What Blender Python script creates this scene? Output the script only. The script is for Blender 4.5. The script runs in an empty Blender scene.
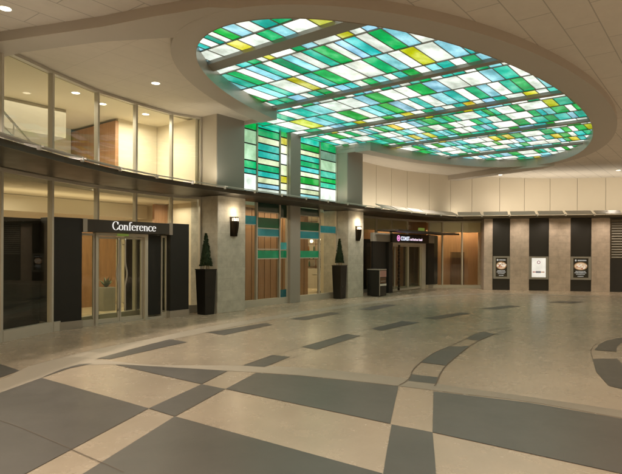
import bpy, bmesh, math, random
from mathutils import Vector, Matrix
random.seed(7)
S = bpy.context.scene
col = S.collection
PI = math.pi
TH = math.radians(52.28)
E1 = Vector((math.cos(TH), math.sin(TH), 0)); EN = Vector((-math.sin(TH), math.cos(TH), 0))
EYE = 1.65; F = 534.0; HOR = 252.0

def W(s, n, z=0.0):
    """building frame: s along the facade, n into the building"""
    p = E1 * s + EN * n
    return Vector((p.x, p.y, z))
def SN(p): return (p[0]*E1.x + p[1]*E1.y, p[0]*EN.x + p[1]*EN.y)
def G(px, py, z=0.0):
    d = (EYE - z) * F / (py - HOR)
    return Vector(((px - 311) / F * d, d, z))
def s_at(px, n):
    r = (px - 311) / F
    return n * (E1.y + E1.x * r) / (E1.x - E1.y * r)

# ------------------------------------------------------------------ materials
MATS = {}
def nodes(name):
    m = bpy.data.materials.new(name); m.use_nodes = True
    nt = m.node_tree; nt.nodes.clear()
    out = nt.nodes.new('ShaderNodeOutputMaterial')
    MATS[name] = m
    return m, nt, out
def N(nt, typ, **kw):
    n = nt.nodes.new(typ)
    for k, v in kw.items():
        if k.startswith('i_'): n.inputs[k[2:].replace('_', ' ')].default_value = v
        else: setattr(n, k, v)
    return n
def c4(c): return (c[0], c[1], c[2], 1)
def mat(name, color, rough=.6, metal=0, var=.12, vscale=3.0, bump=.0, bscale=40, spec=.5, coat=0):
    m, nt, out = nodes(name)
    b = N(nt, 'ShaderNodeBsdfPrincipled'); nt.links.new(b.outputs[0], out.inputs[0])
    b.inputs['Metallic'].default_value = metal
    b.inputs['Specular IOR Level'].default_value = spec
    b.inputs['Coat Weight'].default_value = coat
    tc = N(nt, 'ShaderNodeTexCoord')
    nz = N(nt, 'ShaderNodeTexNoise'); nz.inputs['Scale'].default_value = vscale; nz.inputs['Detail'].default_value = 6
    nt.links.new(tc.outputs['Object'], nz.inputs['Vector'])
    mx = N(nt, 'ShaderNodeMix', data_type='RGBA')
    mx.inputs[6].default_value = c4([c*(1-var) for c in color]); mx.inputs[7].default_value = c4([min(1, c*(1+var)) for c in color])
    nt.links.new(nz.outputs[0], mx.inputs[0]); nt.links.new(mx.outputs[2], b.inputs['Base Color'])
    mr = N(nt, 'ShaderNodeMapRange'); mr.inputs[3].default_value = max(.02, rough-.08); mr.inputs[4].default_value = min(1, rough+.08)
    nt.links.new(nz.outputs[0], mr.inputs[0]); nt.links.new(mr.outputs[0], b.inputs['Roughness'])
    if bump:
        n2 = N(nt, 'ShaderNodeTexNoise'); n2.inputs['Scale'].default_value = bscale; n2.inputs['Detail'].default_value = 4
        nt.links.new(tc.outputs['Object'], n2.inputs['Vector'])
        bp = N(nt, 'ShaderNodeBump'); bp.inputs['Strength'].default_value = bump; bp.inputs['Distance'].default_value = .01
        nt.links.new(n2.outputs[0], bp.inputs['Height']); nt.links.new(bp.outputs[0], b.inputs['Normal'])
    return m
def emis(name, color, strength, var=0, vscale=2.0):
    m, nt, out = nodes(name)
    e = N(nt, 'ShaderNodeEmission'); e.inputs[0].default_value = c4(color); e.inputs[1].default_value = strength
    if var:
        tc = N(nt, 'ShaderNodeTexCoord'); nz = N(nt, 'ShaderNodeTexNoise'); nz.inputs['Scale'].default_value = vscale; nz.inputs['Detail'].default_value = 3
        nt.links.new(tc.outputs['Object'], nz.inputs['Vector'])
        mr = N(nt, 'ShaderNodeMapRange'); mr.inputs[1].default_value = .3; mr.inputs[2].default_value = .7
        mr.inputs[3].default_value = strength*(1-var); mr.inputs[4].default_value = strength*(1+var)
        nt.links.new(nz.outputs[0], mr.inputs[0]); nt.links.new(mr.outputs[0], e.inputs[1])
    nt.links.new(e.outputs[0], out.inputs[0])
    return m
def backlit_glass(name, color, strength):
    """stained glass lit by its own emission, uneven backlight painted by noise"""
    m, nt, out = nodes(name)
    b = N(nt, 'ShaderNodeBsdfPrincipled'); nt.links.new(b.outputs[0], out.inputs[0])
    b.inputs['Base Color'].default_value = c4([c*.35 for c in color]); b.inputs['Roughness'].default_value = .18
    tc = N(nt, 'ShaderNodeTexCoord')
    mp = N(nt, 'ShaderNodeMapping'); mp.inputs['Scale'].default_value = (1.0, 1.6, 1.0)
    nt.links.new(tc.outputs['Object'], mp.inputs[0])
    nz = N(nt, 'ShaderNodeTexNoise'); nz.inputs['Scale'].default_value = 1.9; nz.inputs['Detail'].default_value = 2
    n2 = N(nt, 'ShaderNodeTexNoise'); n2.inputs['Scale'].default_value = 9; n2.inputs['Detail'].default_value = 5; n2.inputs['Distortion'].default_value = 1.5
    nt.links.new(mp.outputs[0], nz.inputs['Vector']); nt.links.new(mp.outputs[0], n2.inputs['Vector'])
    mr = N(nt, 'ShaderNodeMapRange'); mr.inputs[1].default_value = .3; mr.inputs[2].default_value = .7
    mr.inputs[3].default_value = .58; mr.inputs[4].default_value = 1.32  # uneven backlight painted into the emission strength
    nt.links.new(nz.outputs[0], mr.inputs[0])
    m2 = N(nt, 'ShaderNodeMapRange'); m2.inputs[1].default_value = .3; m2.inputs[2].default_value = .7
    m2.inputs[3].default_value = .86; m2.inputs[4].default_value = 1.1
    nt.links.new(n2.outputs[0], m2.inputs[0])
    oi = N(nt, 'ShaderNodeNewGeometry')
    m3 = N(nt, 'ShaderNodeMapRange'); m3.inputs[3].default_value = .74; m3.inputs[4].default_value = 1.15
    nt.links.new(oi.outputs['Random Per Island'], m3.inputs[0])
    mu = N(nt, 'ShaderNodeMath', operation='MULTIPLY'); nt.links.new(mr.outputs[0], mu.inputs[0]); nt.links.new(m2.outputs[0], mu.inputs[1])
    mu2 = N(nt, 'ShaderNodeMath', operation='MULTIPLY'); nt.links.new(mu.outputs[0], mu2.inputs[0]); nt.links.new(m3.outputs[0], mu2.inputs[1])
    mu3 = N(nt, 'ShaderNodeMath', operation='MULTIPLY'); nt.links.new(mu2.outputs[0], mu3.inputs[0]); mu3.inputs[1].default_value = strength
    hs = N(nt, 'ShaderNodeHueSaturation'); hs.inputs['Color'].default_value = c4(color)
    m4 = N(nt, 'ShaderNodeMapRange'); m4.inputs[3].default_value = .465; m4.inputs[4].default_value = .535
    wn = N(nt, 'ShaderNodeTexWhiteNoise', noise_dimensions='1D'); nt.links.new(oi.outputs['Random Per Island'], wn.inputs['W'])
    nt.links.new(wn.outputs['Value'], m4.inputs[0]); nt.links.new(m4.outputs[0], hs.inputs['Hue'])
    m5 = N(nt, 'ShaderNodeMapRange'); m5.inputs[1].default_value = .35; m5.inputs[2].default_value = .7; m5.inputs[3].default_value = 1.2; m5.inputs[4].default_value = .82
    nt.links.new(nz.outputs[0], m5.inputs[0]); nt.links.new(m5.outputs[0], hs.inputs['Saturation'])
    nt.links.new(hs.outputs[0], b.inputs['Emission Color'])
    nt.links.new(mu3.outputs[0], b.inputs['Emission Strength'])
    return m
def clear_glass(name, tint=(.93, .97, .95), refl=1.0, rough=.0):
    m, nt, out = nodes(name)
    t = N(nt, 'ShaderNodeBsdfTransparent'); t.inputs[0].default_value = c4(tint)
    g = N(nt, 'ShaderNodeBsdfGlossy'); g.inputs['Roughness'].default_value = rough
    geo = N(nt, 'ShaderNodeNewGeometry')
    dt = N(nt, 'ShaderNodeVectorMath', operation='DOT_PRODUCT'); nt.links.new(geo.outputs['Incoming'], dt.inputs[0]); nt.links.new(geo.outputs['Normal'], dt.inputs[1])
    ab = N(nt, 'ShaderNodeMath', operation='ABSOLUTE'); nt.links.new(dt.outputs['Value'], ab.inputs[0])
    om = N(nt, 'ShaderNodeMath', operation='SUBTRACT', use_clamp=True); om.inputs[0].default_value = 1; nt.links.new(ab.outputs[0], om.inputs[1])
    pw_ = N(nt, 'ShaderNodeMath', operation='POWER'); pw_.inputs[1].default_value = 5; nt.links.new(om.outputs[0], pw_.inputs[0])
    mu = N(nt, 'ShaderNodeMath', operation='MULTIPLY_ADD', use_clamp=True); mu.inputs[1].default_value = .9; mu.inputs[2].default_value = .035*refl; nt.links.new(pw_.outputs[0], mu.inputs[0])
    mx = N(nt, 'ShaderNodeMixShader'); nt.links.new(mu.outputs[0], mx.inputs[0]); nt.links.new(t.outputs[0], mx.inputs[1]); nt.links.new(g.outputs[0], mx.inputs[2])
    nt.links.new(mx.outputs[0], out.inputs[0])
    return m
def concrete(name, base, var=.2, rough=.34, seedoff=0.0):
    m, nt, out = nodes(name)
    b = N(nt, 'ShaderNodeBsdfPrincipled'); nt.links.new(b.outputs[0], out.inputs[0])
    geo = N(nt, 'ShaderNodeNewGeometry')
    add = N(nt, 'ShaderNodeVectorMath', operation='ADD'); add.inputs[1].default_value = (seedoff, seedoff*.7, 0)
    nt.links.new(geo.outputs['Position'], add.inputs[0])
    big = N(nt, 'ShaderNodeTexNoise'); big.inputs['Scale'].default_value = .45; big.inputs['Detail'].default_value = 8; big.inputs['Roughness'].default_value = .62
    mid = N(nt, 'ShaderNodeTexNoise'); mid.inputs['Scale'].default_value = 3.2; mid.inputs['Detail'].default_value = 9; mid.inputs['Roughness'].default_value = .72; mid.inputs['Distortion'].default_value = .15
    fine = N(nt, 'ShaderNodeTexNoise'); fine.inputs['Scale'].default_value = 38; fine.inputs['Detail'].default_value = 3
    for q in (big, mid, fine): nt.links.new(add.outputs[0], q.inputs['Vector'])
    def mr(src, a, c, lo=.3, hi=.7):
        k = N(nt, 'ShaderNodeMapRange'); k.inputs[1].default_value = lo; k.inputs[2].default_value = hi; k.inputs[3].default_value = a; k.inputs[4].default_value = c
        nt.links.new(src, k.inputs[0]); return k.outputs[0]
    def mul(a, c):
        k = N(nt, 'ShaderNodeMath', operation='MULTIPLY'); nt.links.new(a, k.inputs[0]); nt.links.new(c, k.inputs[1]); return k.outputs[0]
    f = mul(mul(mr(big.outputs[0], 1-var, 1+var), mr(mid.outputs[0], 1-var*.22, 1+var*.22)), mr(fine.outputs[0], .98, 1.02))
    vl = N(nt, 'ShaderNodeTexNoise'); vl.inputs['Scale'].default_value = .14; vl.inputs['Detail'].default_value = 3
    nt.links.new(add.outputs[0], vl.inputs['Vector'])
    f = mul(f, mr(vl.outputs[0], .86, 1.14))
    vm = N(nt, 'ShaderNodeVectorMath', operation='SCALE'); vm.inputs[0].default_value = base; nt.links.new(f, vm.inputs['Scale'])
    nt.links.new(vm.outputs[0], b.inputs['Base Color'])
    nt.links.new(mr(mid.outputs[0], rough-.03, rough+.05), b.inputs['Roughness'])
    b.inputs['Specular IOR Level'].default_value = .5
    bp = N(nt, 'ShaderNodeBump'); bp.inputs['Strength'].default_value = .05; bp.inputs['Distance'].default_value = .01
    nt.links.new(big.outputs[0], bp.inputs['Height']); nt.links.new(bp.outputs[0], b.inputs['Normal'])
    return m
def brickmat(name, c1, c2, cm, bw, bh, mortar, rough=.6, plane='wall', var=.15, offset=.5, bump=.3, rot=0.0, vscale=4.0):
    m, nt, out = nodes(name)
    b = N(nt, 'ShaderNodeBsdfPrincipled'); nt.links.new(b.outputs[0], out.inputs[0]); b.inputs['Roughness'].default_value = rough
    tc = N(nt, 'ShaderNodeTexCoord')
    if plane == 'wall':
        sp = N(nt, 'ShaderNodeSeparateXYZ'); nt.links.new(tc.outputs['Object'], sp.inputs[0])
        ad = N(nt, 'ShaderNodeMath', operation='ADD'); nt.links.new(sp.outputs[0], ad.inputs[0]); nt.links.new(sp.outputs[1], ad.inputs[1])
        cb = N(nt, 'ShaderNodeCombineXYZ'); nt.links.new(ad.outputs[0], cb.inputs[0]); nt.links.new(sp.outputs[2], cb.inputs[1])
        vec = cb.outputs[0]
    else:
        geo = N(nt, 'ShaderNodeNewGeometry')
        mp = N(nt, 'ShaderNodeMapping', vector_type='TEXTURE'); mp.inputs['Rotation'].default_value = (0, 0, rot)
        nt.links.new(geo.outputs['Position'], mp.inputs[0]); vec = mp.outputs[0]
    br = N(nt, 'ShaderNodeTexBrick'); br.offset = offset
    br.inputs['Color1'].default_value = c4(c1); br.inputs['Color2'].default_value = c4(c2); br.inputs['Mortar'].default_value = c4(cm)
    br.inputs['Scale'].default_value = 1; br.inputs['Mortar Size'].default_value = mortar; br.inputs['Mortar Smooth'].default_value = .2
    br.inputs['Brick Width'].default_value = bw; br.inputs['Row Height'].default_value = bh
    nt.links.new(vec, br.inputs['Vector'])
    nz = N(nt, 'ShaderNodeTexNoise'); nz.inputs['Scale'].default_value = vscale; nz.inputs['Detail'].default_value = 8; nz.inputs['Roughness'].default_value = .65
    nt.links.new(vec, nz.inputs['Vector'])
    mr = N(nt, 'ShaderNodeMapRange'); mr.inputs[1].default_value = .3; mr.inputs[2].default_value = .7; mr.inputs[3].default_value = 1-var; mr.inputs[4].default_value = 1+var
    nt.links.new(nz.outputs[0], mr.inputs[0])
    vm = N(nt, 'ShaderNodeVectorMath', operation='SCALE'); nt.links.new(br.outputs[0], vm.inputs[0]); nt.links.new(mr.outputs[0], vm.inputs['Scale'])
    nt.links.new(vm.outputs[0], b.inputs['Base Color'])
    if bump:
        inv = N(nt, 'ShaderNodeMath', operation='SUBTRACT'); inv.inputs[0].default_value = 1; nt.links.new(br.outputs['Fac'], inv.inputs[1])
        bp = N(nt, 'ShaderNodeBump'); bp.inputs['Strength'].default_value = bump; bp.inputs['Distance'].default_value = .008
        nt.links.new(inv.outputs[0], bp.inputs['Height']); nt.links.new(bp.outputs[0], b.inputs['Normal'])
    return m
def woodmat(name, c1, c2, stripe=.0, rough=.45):
    m, nt, out = nodes(name)
    b = N(nt, 'ShaderNodeBsdfPrincipled'); nt.links.new(b.outputs[0], out.inputs[0]); b.inputs['Roughness'].default_value = rough
    tc = N(nt, 'ShaderNodeTexCoord')
    mp = N(nt, 'ShaderNodeMapping'); mp.inputs['Scale'].default_value = (9, 9, .6); nt.links.new(tc.outputs['Object'], mp.inputs[0])
    nz = N(nt, 'ShaderNodeTexNoise'); nz.inputs['Scale'].default_value = 2.2; nz.inputs['Detail'].default_value = 6; nz.inputs['Distortion'].default_value = .8
    nt.links.new(mp.outputs[0], nz.inputs['Vector'])
    mx = N(nt, 'ShaderNodeMix', data_type='RGBA'); mx.inputs[6].default_value = c4(c1); mx.inputs[7].default_value = c4(c2)
    mr = N(nt, 'ShaderNodeMapRange'); mr.inputs[1].default_value = .32; mr.inputs[2].default_value = .68; nt.links.new(nz.outputs[0], mr.inputs[0])
    nt.links.new(mr.outputs[0], mx.inputs[0]); nt.links.new(mx.outputs[2], b.inputs['Base Color'])
    return m

M_floor = concrete('sealed tan concrete', (.41, .335, .25), .14, .25)
M_dark = concrete('charcoal concrete', (.100, .091, .080), .26, .36, 31.0)
M_band = concrete('pale grey concrete', (.35, .30, .235), .10, .45, 57.0)
M_joint = mat('saw cut', (.15, .12, .09), .9)
M_ring = mat('bronze grey painted metal', (.50, .455, .40), .55, .0, .05, 1.2)
M_ringin = mat('pale satin metal lining', (.42, .38, .32), .35, .3, .05)
M_ceil = brickmat('ceiling panel', (.72, .67, .60), (.70, .65, .585), (.46, .43, .385), 1.6, .53, .010, .75, 'ceil', .04, .5, .15, TH)
M_soffit = brickmat('soffit panel', (.70, .64, .56), (.685, .63, .55), (.56, .51, .44), 1.1, .6, .006, .7, 'ceil', .03, 0, .1, TH)
M_stone = brickmat('split limestone', (.56, .54, .48), (.50, .48, .425), (.45, .43, .375), 1.04, .305, .005, .7, 'wall', .2, .5, .5)
M_stonewarm = brickmat('warm limestone', (.50, .43, .37), (.44, .375, .32), (.39, .335, .29), .62, .3, .005, .7, 'wall', .18, .5, .5)
M_greymetal = mat('grey metal cladding', (.34, .33, .30), .45, .2, .05, 1.5)
M_paleclad = mat('pale cladding', (.46, .42, .35), .6, 0, .05, 1.5)
M_upper = mat('cream wall panel', (.66, .59, .47), .65, 0, .05, .8)
M_mull = mat('champagne aluminium', (.56, .53, .46), .4, .2, .06)
M_lead = mat('grey came', (.30,.29,.26), .5, .2, .06)
M_mulldk = mat('dark bronze aluminium', (.075, .065, .05), .4, .4, .1)
M_canopy = mat('dark canopy metal', (.045, .038, .030), .42, .3, .15)
M_white = mat('white painted metal', (.75, .73, .70), .4)
M_silver = mat('brushed silver', (.5, .49, .46), .33, .8, .05)
M_black = mat('matte black laminate', (.011, .011, .010), .55, 0, .3, 2.0, .05, 90)
M_blackgl = mat('black satin metal', (.014, .014, .013), .3, .2, .2)
M_beige = mat('beige interior plaster', (.74, .67, .53), .8, 0, .05, 1.0)
M_beige2 = mat('grey beige plaster', (.40, .37, .30), .8, 0, .05, 1.0)  # darkened to paint shade on the lounge bulkhead
M_intfloor = mat('cream floor tile', (.62, .52, .36), .25, 0, .08, 2.0)
M_wood = woodmat('orange oak veneer', (.31, .165, .082), (.40, .22, .115))
M_wood2 = woodmat('brown oak veneer', (.25, .12, .048), (.36, .18, .075))
M_wooddk = woodmat('dark walnut', (.10, .045, .02), (.15, .07, .03))
M_glass = clear_glass('window glass', (.97, .98, .94), 1.0)
M_door = clear_glass('door glass', (.86, .88, .82), 1.2)
M_topiary = mat('clipped dark foliage', (.024, .05, .02), .7, 0, .6, 18)
M_leaf = mat('agave leaf', (.05, .11, .05), .5, 0, .3, 6)
M_soil = mat('potting soil', (.03, .022, .015), .9)
M_bark = mat('pale stem', (.45, .38, .28), .7)
M_grayplant = mat('grey concrete planter', (.33, .32, .28), .7, 0, .1)
M_bronze = mat('dark bronze', (.035, .027, .018), .35, .8, .2)
M_lamp = emis('warm lamp', (1.0, .80, .50), 5.0)
M_disc = emis('downlight lens', (1.0, .88, .66), 7.0)
M_strip = emis('cove lamp', (1.0, .74, .38), 2.5)
M_letter = emis('lit white letters', (1.0, .96, .88), .85)
M_green = emis('green lamp', (.26, .34, .06), .45)
M_paper = mat('pale paper', (.62, .55, .50), .7)
M_pinkpaper = mat('pink notice', (.50, .27, .25), .7)
GL = {
 'W': backlit_glass('opal white glass', (.90, 1.0, .90), 1.0),
 'G': backlit_glass('emerald glass', (.006, .42, .12), 1.0),
 'T': backlit_glass('teal glass', (.05, .52, .42), 1.0),
 'B': backlit_glass('light blue glass', (.30, .68, .78), 1.05),
 'Y': backlit_glass('yellow glass', (.74, .72, .08), .85),
 'P': backlit_glass('pale green glass', (.50, .74, .48), .85),
 'C': backlit_glass('cream glass', (.80, .90, .58), .92),
 'D': backlit_glass('grey green glass', (.25, .46, .30), .6),
}
GLC = {
 'g': mat('green glass band', (.005, .12, .055), .12, 0, .2, 3),
 't': mat('blue teal glass band', (.012, .13, .17), .12, 0, .2, 3),
 'd': mat('deep green glass band', (.012, .05, .032), .12, 0, .2, 3),
 'G': backlit_glass('lit green band', (.005, .26, .13), .36),  # emission on these bands stands in for room light through the glass
 'T': backlit_glass('lit teal band', (.02, .22, .24), .34),
 'K': backlit_glass('aqua band', (.10, .45, .42), .30),
}

# ------------------------------------------------------------------ mesh helpers
class MB:
    def __init__(s): s.v = []; s.f = []; s.m = []; s.mats = []; s.smooth = []
    def mi(s, mt):
        if mt is None: return 0
        if mt not in s.mats: s.mats.append(mt)
        return s.mats.index(mt)
    def add(s, vs, fs, mt=None, smooth=False):
        o = len(s.v); s.v += [Vector(v) for v in vs]; k = s.mi(mt)
        for f in fs: s.f.append(tuple(i+o for i in f)); s.m.append(k); s.smooth.append(smooth)
        return s
    def hexa(s, c, mt=None):
        return s.add(c, [(0,3,2,1),(4,5,6,7),(0,1,5,4),(1,2,6,5),(2,3,7,6),(3,0,4,7)], mt)
    def box(s, x0, x1, y0, y1, z0, z1, mt=None, M=None):
        c = [Vector(p) for p in ((x0,y0,z0),(x1,y0,z0),(x1,y1,z0),(x0,y1,z0),(x0,y0,z1),(x1,y0,z1),(x1,y1,z1),(x0,y1,z1))]
        if M is not None: c = [M @ p for p in c]
        return s.hexa(c, mt)
    def bar(s, a, b, w, h, mt=None, up=Vector((0,0,1))):
        a = Vector(a); b = Vector(b); d = (b-a).normalized()
        if abs(d.dot(up)) > .98: up = Vector((0,1,0)) if abs(d.y) < .9 else Vector((1,0,0))
        x = d.cross(up).normalized(); y = x.cross(d).normalized()
        c = [p + x*sx*w/2 + y*sy*h/2 for p in (a, b) for sx, sy in ((-1,-1),(1,-1),(1,1),(-1,1))]
        return s.hexa(c, mt)
    def tube(s, pts, r, mt=None, n=8):
        pts = [Vector(p) for p in pts]; vs = []; rs = r if isinstance(r, (list, tuple)) else [r]*len(pts)
        for i, p in enumerate(pts):
            d = (pts[min(i+1, len(pts)-1)] - pts[max(i-1, 0)]).normalized()
            up = Vector((0,0,1)) if abs(d.z) < .95 else Vector((0,1,0))
            x = d.cross(up).normalized(); y = x.cross(d).normalized()
            for k in range(n):
                a = 2*PI*k/n; vs.append(p + (x*math.cos(a) + y*math.sin(a))*rs[i])
        fs = []
        for i in range(len(pts)-1):
            for k in range(n):
                fs.append((i*n+k, i*n+(k+1)%n, (i+1)*n+(k+1)%n, (i+1)*n+k))
        fs.append(tuple(range(n))[::-1]); fs.append(tuple(range((len(pts)-1)*n, len(pts)*n)))
        return s.add(vs, fs, mt, True)
    def lathe(s, prof, c=(0,0,0), n=24, mt=None, a0=0, a1=2*PI, smooth=True):
        c = Vector(c); vs = []; full = abs(a1-a0-2*PI) < 1e-6; m = n if full else n+1
        for r, z in prof:
            for k in range(m):
                a = a0+(a1-a0)*k/n; vs.append(c+Vector((r*math.cos(a), r*math.sin(a), z)))
        fs = []
        for i in range(len(prof)-1):
            for k in range(n):
                k2 = (k+1) % m
                fs.append((i*m+k, i*m+k2, (i+1)*m+k2, (i+1)*m+k))
        return s.add(vs, fs, mt, smooth)
    def prism(s, poly, z0, z1, mt=None):
        n = len(poly); vs = [(p[0], p[1], z0) for p in poly] + [(p[0], p[1], z1) for p in poly]
        fs = [tuple(range(n))[::-1], tuple(range(n, 2*n))] + [(i, (i+1) % n, n+(i+1) % n, n+i) for i in range(n)]
        return s.add(vs, fs, mt)
    def strip(s, A, B, z0a, z1a, z0b=None, z1b=None, mt=None):
        """closed band between two polylines of equal length (plan points)"""
        z0b = z0a if z0b is None else z0b; z1b = z1a if z1b is None else z1b
        n = len(A); vs = []
        for a, b in zip(A, B): vs += [(a[0], a[1], z0a), (b[0], b[1], z0b), (b[0], b[1], z1b), (a[0], a[1], z1a)]
        fs = []
        for i in range(n-1):
            o = 4*i
            for k in range(4): fs.append((o+k, o+(k+1) % 4, o+4+(k+1) % 4, o+4+k))
        fs.append((3,2,1,0)); o = 4*(n-1); fs.append((o, o+1, o+2, o+3))
        return s.add(vs, fs, mt)
    def build(s, name, mt=None, parent=None, bevel=0, origin=None):
        me = bpy.data.meshes.new(name)
        inv = WM[parent].inverted() if parent is not None else (Matrix.Translation(origin).inverted() if origin is not None else Matrix())
        me.from_pydata([inv @ v for v in s.v], [], s.f)
        if s.mats:
            for q in s.mats: me.materials.append(q)
        if not s.mats or (mt and s.mats == []): me.materials.append(mt)
        me.polygons.foreach_set('material_index', s.m); me.polygons.foreach_set('use_smooth', s.smooth)
        bm = bmesh.new(); bm.from_mesh(me); bmesh.ops.recalc_face_normals(bm, faces=bm.faces); bm.to_mesh(me); bm.free()
        me.update()
        o = bpy.data.objects.new(name, me); col.objects.link(o)
        if parent is not None: o.parent = parent; WM[o] = WM[parent]
        else:
            WM[o] = Matrix.Translation(origin) if origin is not None else Matrix(); o.location = origin or (0,0,0)
        if bevel:
            bv = o.modifiers.new('bevel', 'BEVEL'); bv.width = bevel; bv.segments = 2; bv.limit_method = 'ANGLE'
        return o
WM = {}
LM = Matrix.Rotation(TH, 4, 'Z')           # building frame as a matrix: x = s, y = n
def sbox(mb, s0, s1, n0, n1, z0, z1, mt=None): return mb.box(s0, s1, n0, n1, z0, z1, mt, LM)
def thing(name, label, cat, loc=(0,0,0), rz=0, group=None):
    o = bpy.data.objects.new(name, None); col.objects.link(o); o.empty_display_size = .2
    o.location = loc; o.rotation_euler = (0, 0, rz)
    WM[o] = Matrix.Translation(loc) @ Matrix.Rotation(rz, 4, 'Z')
    tag(o, label, cat, group); return o
def tag(o, label=None, cat=None, group=None, kind=None):
    if label: o['label'] = label
    if cat: o['category'] = cat
    if group: o['group'] = group
    if kind: o['kind'] = kind
    return o
def dup(root, loc, rz, label):
    r = root.copy(); col.objects.link(r); r.location = loc; r.rotation_euler = (0, 0, rz); r['label'] = label
    for ch in list(root.children):
        c = ch.copy(); col.objects.link(c); c.parent = r
        for g in list(ch.children):
            d = g.copy(); col.objects.link(d); d.parent = c
    return r
def offs(path, d):
    """offset an SN/plan polyline to its left by d"""
    out = []
    for i, p in enumerate(path):
        a = Vector(path[max(i-1, 0)][:2]); b = Vector(path[min(i+1, len(path)-1)][:2])
        t = (b-a).normalized(); nrm = Vector((-t.y, t.x))
        out.append(Vector(p[:2]) + nrm*d)
    return out
def sw(pts): return [W(p[0], p[1]) for p in pts]
LS = 1.0
def light(kind, name, loc, power, color=(1, .80, .52), size=.1, rot=None, spot=None, sy=None, blend=.6, to=None):
    l = bpy.data.lights.new(name, kind); l.energy = power*(LS if kind != 'POINT' else 1.4); l.color = color
    if kind == 'AREA':
        l.size = size
        if sy: l.shape = 'RECTANGLE'; l.size_y = sy
    else: l.shadow_soft_size = size
    if spot: l.spot_size = math.radians(spot); l.spot_blend = blend
    o = bpy.data.objects.new(name, l); col.objects.link(o); o.location = loc
    if to is not None: o.rotation_euler = (Vector(to)-Vector(loc)).to_track_quat('-Z', 'Y').to_euler()
    if rot: o.rotation_euler = rot
    return o

# ------------------------------------------------------------------ ground
base = MB(); base.add([(-120,-120,-.004),(160,-120,-.004),(160,160,-.004),(-120,160,-.004)], [(0,1,2,3)])
base.build('ground', mat('asphalt', (.05,.05,.05), .8)).__setitem__('kind', 'structure')
pv = MB(); pv.add([(-30,-25,0),(40,-25,0),(40,29,0),(-30,29,0)], [(0,1,2,3)])
tag(pv.build('paved_forecourt', M_floor), kind='structure')
bands = MB()
def smooth(P, k=6):
    out = []
    for i in range(len(P)-1):
        p0 = P[max(i-1,0)]; p1 = P[i]; p2 = P[i+1]; p3 = P[min(i+2,len(P)-1)]
        for j in range(k):
            t = j/k
            out.append(tuple(.5*(2*b+(c-a)*t+(2*a-5*b+4*c-d)*t*t+(-a+3*b-3*c+d)*t**3) for a,b,c,d in zip(p0,p1,p2,p3)))
    out.append(P[-1]); return out
CLF = smooth([(377,520),(384.2,474),(388,450),(392.5,424),(399,387),(409,380),(415,368),(433,353.6),(456,343.4),(476,333.5),(494,329),(515,326)], 10)
CRT = smooth([(440,520),(436.8,474),(435,450),(433.4,432),(434,391),(437,383),(444,368),(460,353.6),(476,341.8),(496,333.2),(515,328)], 10)
def xat(C, y):
    for a, b in zip(C, C[1:]):
        if min(a[1],b[1])-1e-6 <= y <= max(a[1],b[1])+1e-6: return a[0]+(b[0]-a[0])*(y-a[1])/((b[1]-a[1]) or 1)
    return C[-1][0]
def curved(mb, yl0, yl1, yr0, yr1, z):
    K = 8
    L = [(xat(CLF, yl0+(yl1-yl0)*i/K), yl0+(yl1-yl0)*i/K) for i in range(K+1)]; R = [(xat(CRT, yr0+(yr1-yr0)*i/K), yr0+(yr1-yr0)*i/K) for i in range(K+1)]
    band_between(mb, L, R, z)
def gpoly(mb, pts, z=.004):
    vs = [G(x, y) for x, y in pts]
    mb.add([(v.x, v.y, z) for v in vs], [tuple(range(len(vs)))])
def band_between(mb, up, lo, z):
    for i in range(len(up)-1):
        vs = [G(*up[i]), G(*up[i+1]), G(*lo[i+1]), G(*lo[i])]
        mb.add([(v.x, v.y, z) for v in vs], [(0,1,2,3)])
upA = [(-60,395),(0,381.5),(32,367),(97,350),(150,339.8),(200,328.5),(230,323.5),(311,309.8),(400,297.8),(440,294.5),(500,292.6),(600,294.6)]
loA = [(-60,414),(0,394.5),(42,379.2),(97,360.4),(150,345),(200,334.3),(230,327.8),(311,313),(400,299.6),(440,295.7),(500,293.6),(600,295.8)]
band_between(bands, smooth(upA), smooth(loA), .003)
upB = [(70,367),(97,361),(150,365.6),(228,366.0),(286,367),(345,371.5),(400,377.3),(460,386.5),(530,396),(622,409),(720,424)]
loB = [(90,366),(115,365.4),(150,366.9),(228,371.2),(290,374.8),(345,379.8),(400,385.8),(460,393),(530,401),(622,416.5),(720,432)]
band_between(bands, smooth(upB), smooth(loB), .0032)
tag(bands.build('path_band', M_band), kind='structure')
dk = MB()
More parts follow.
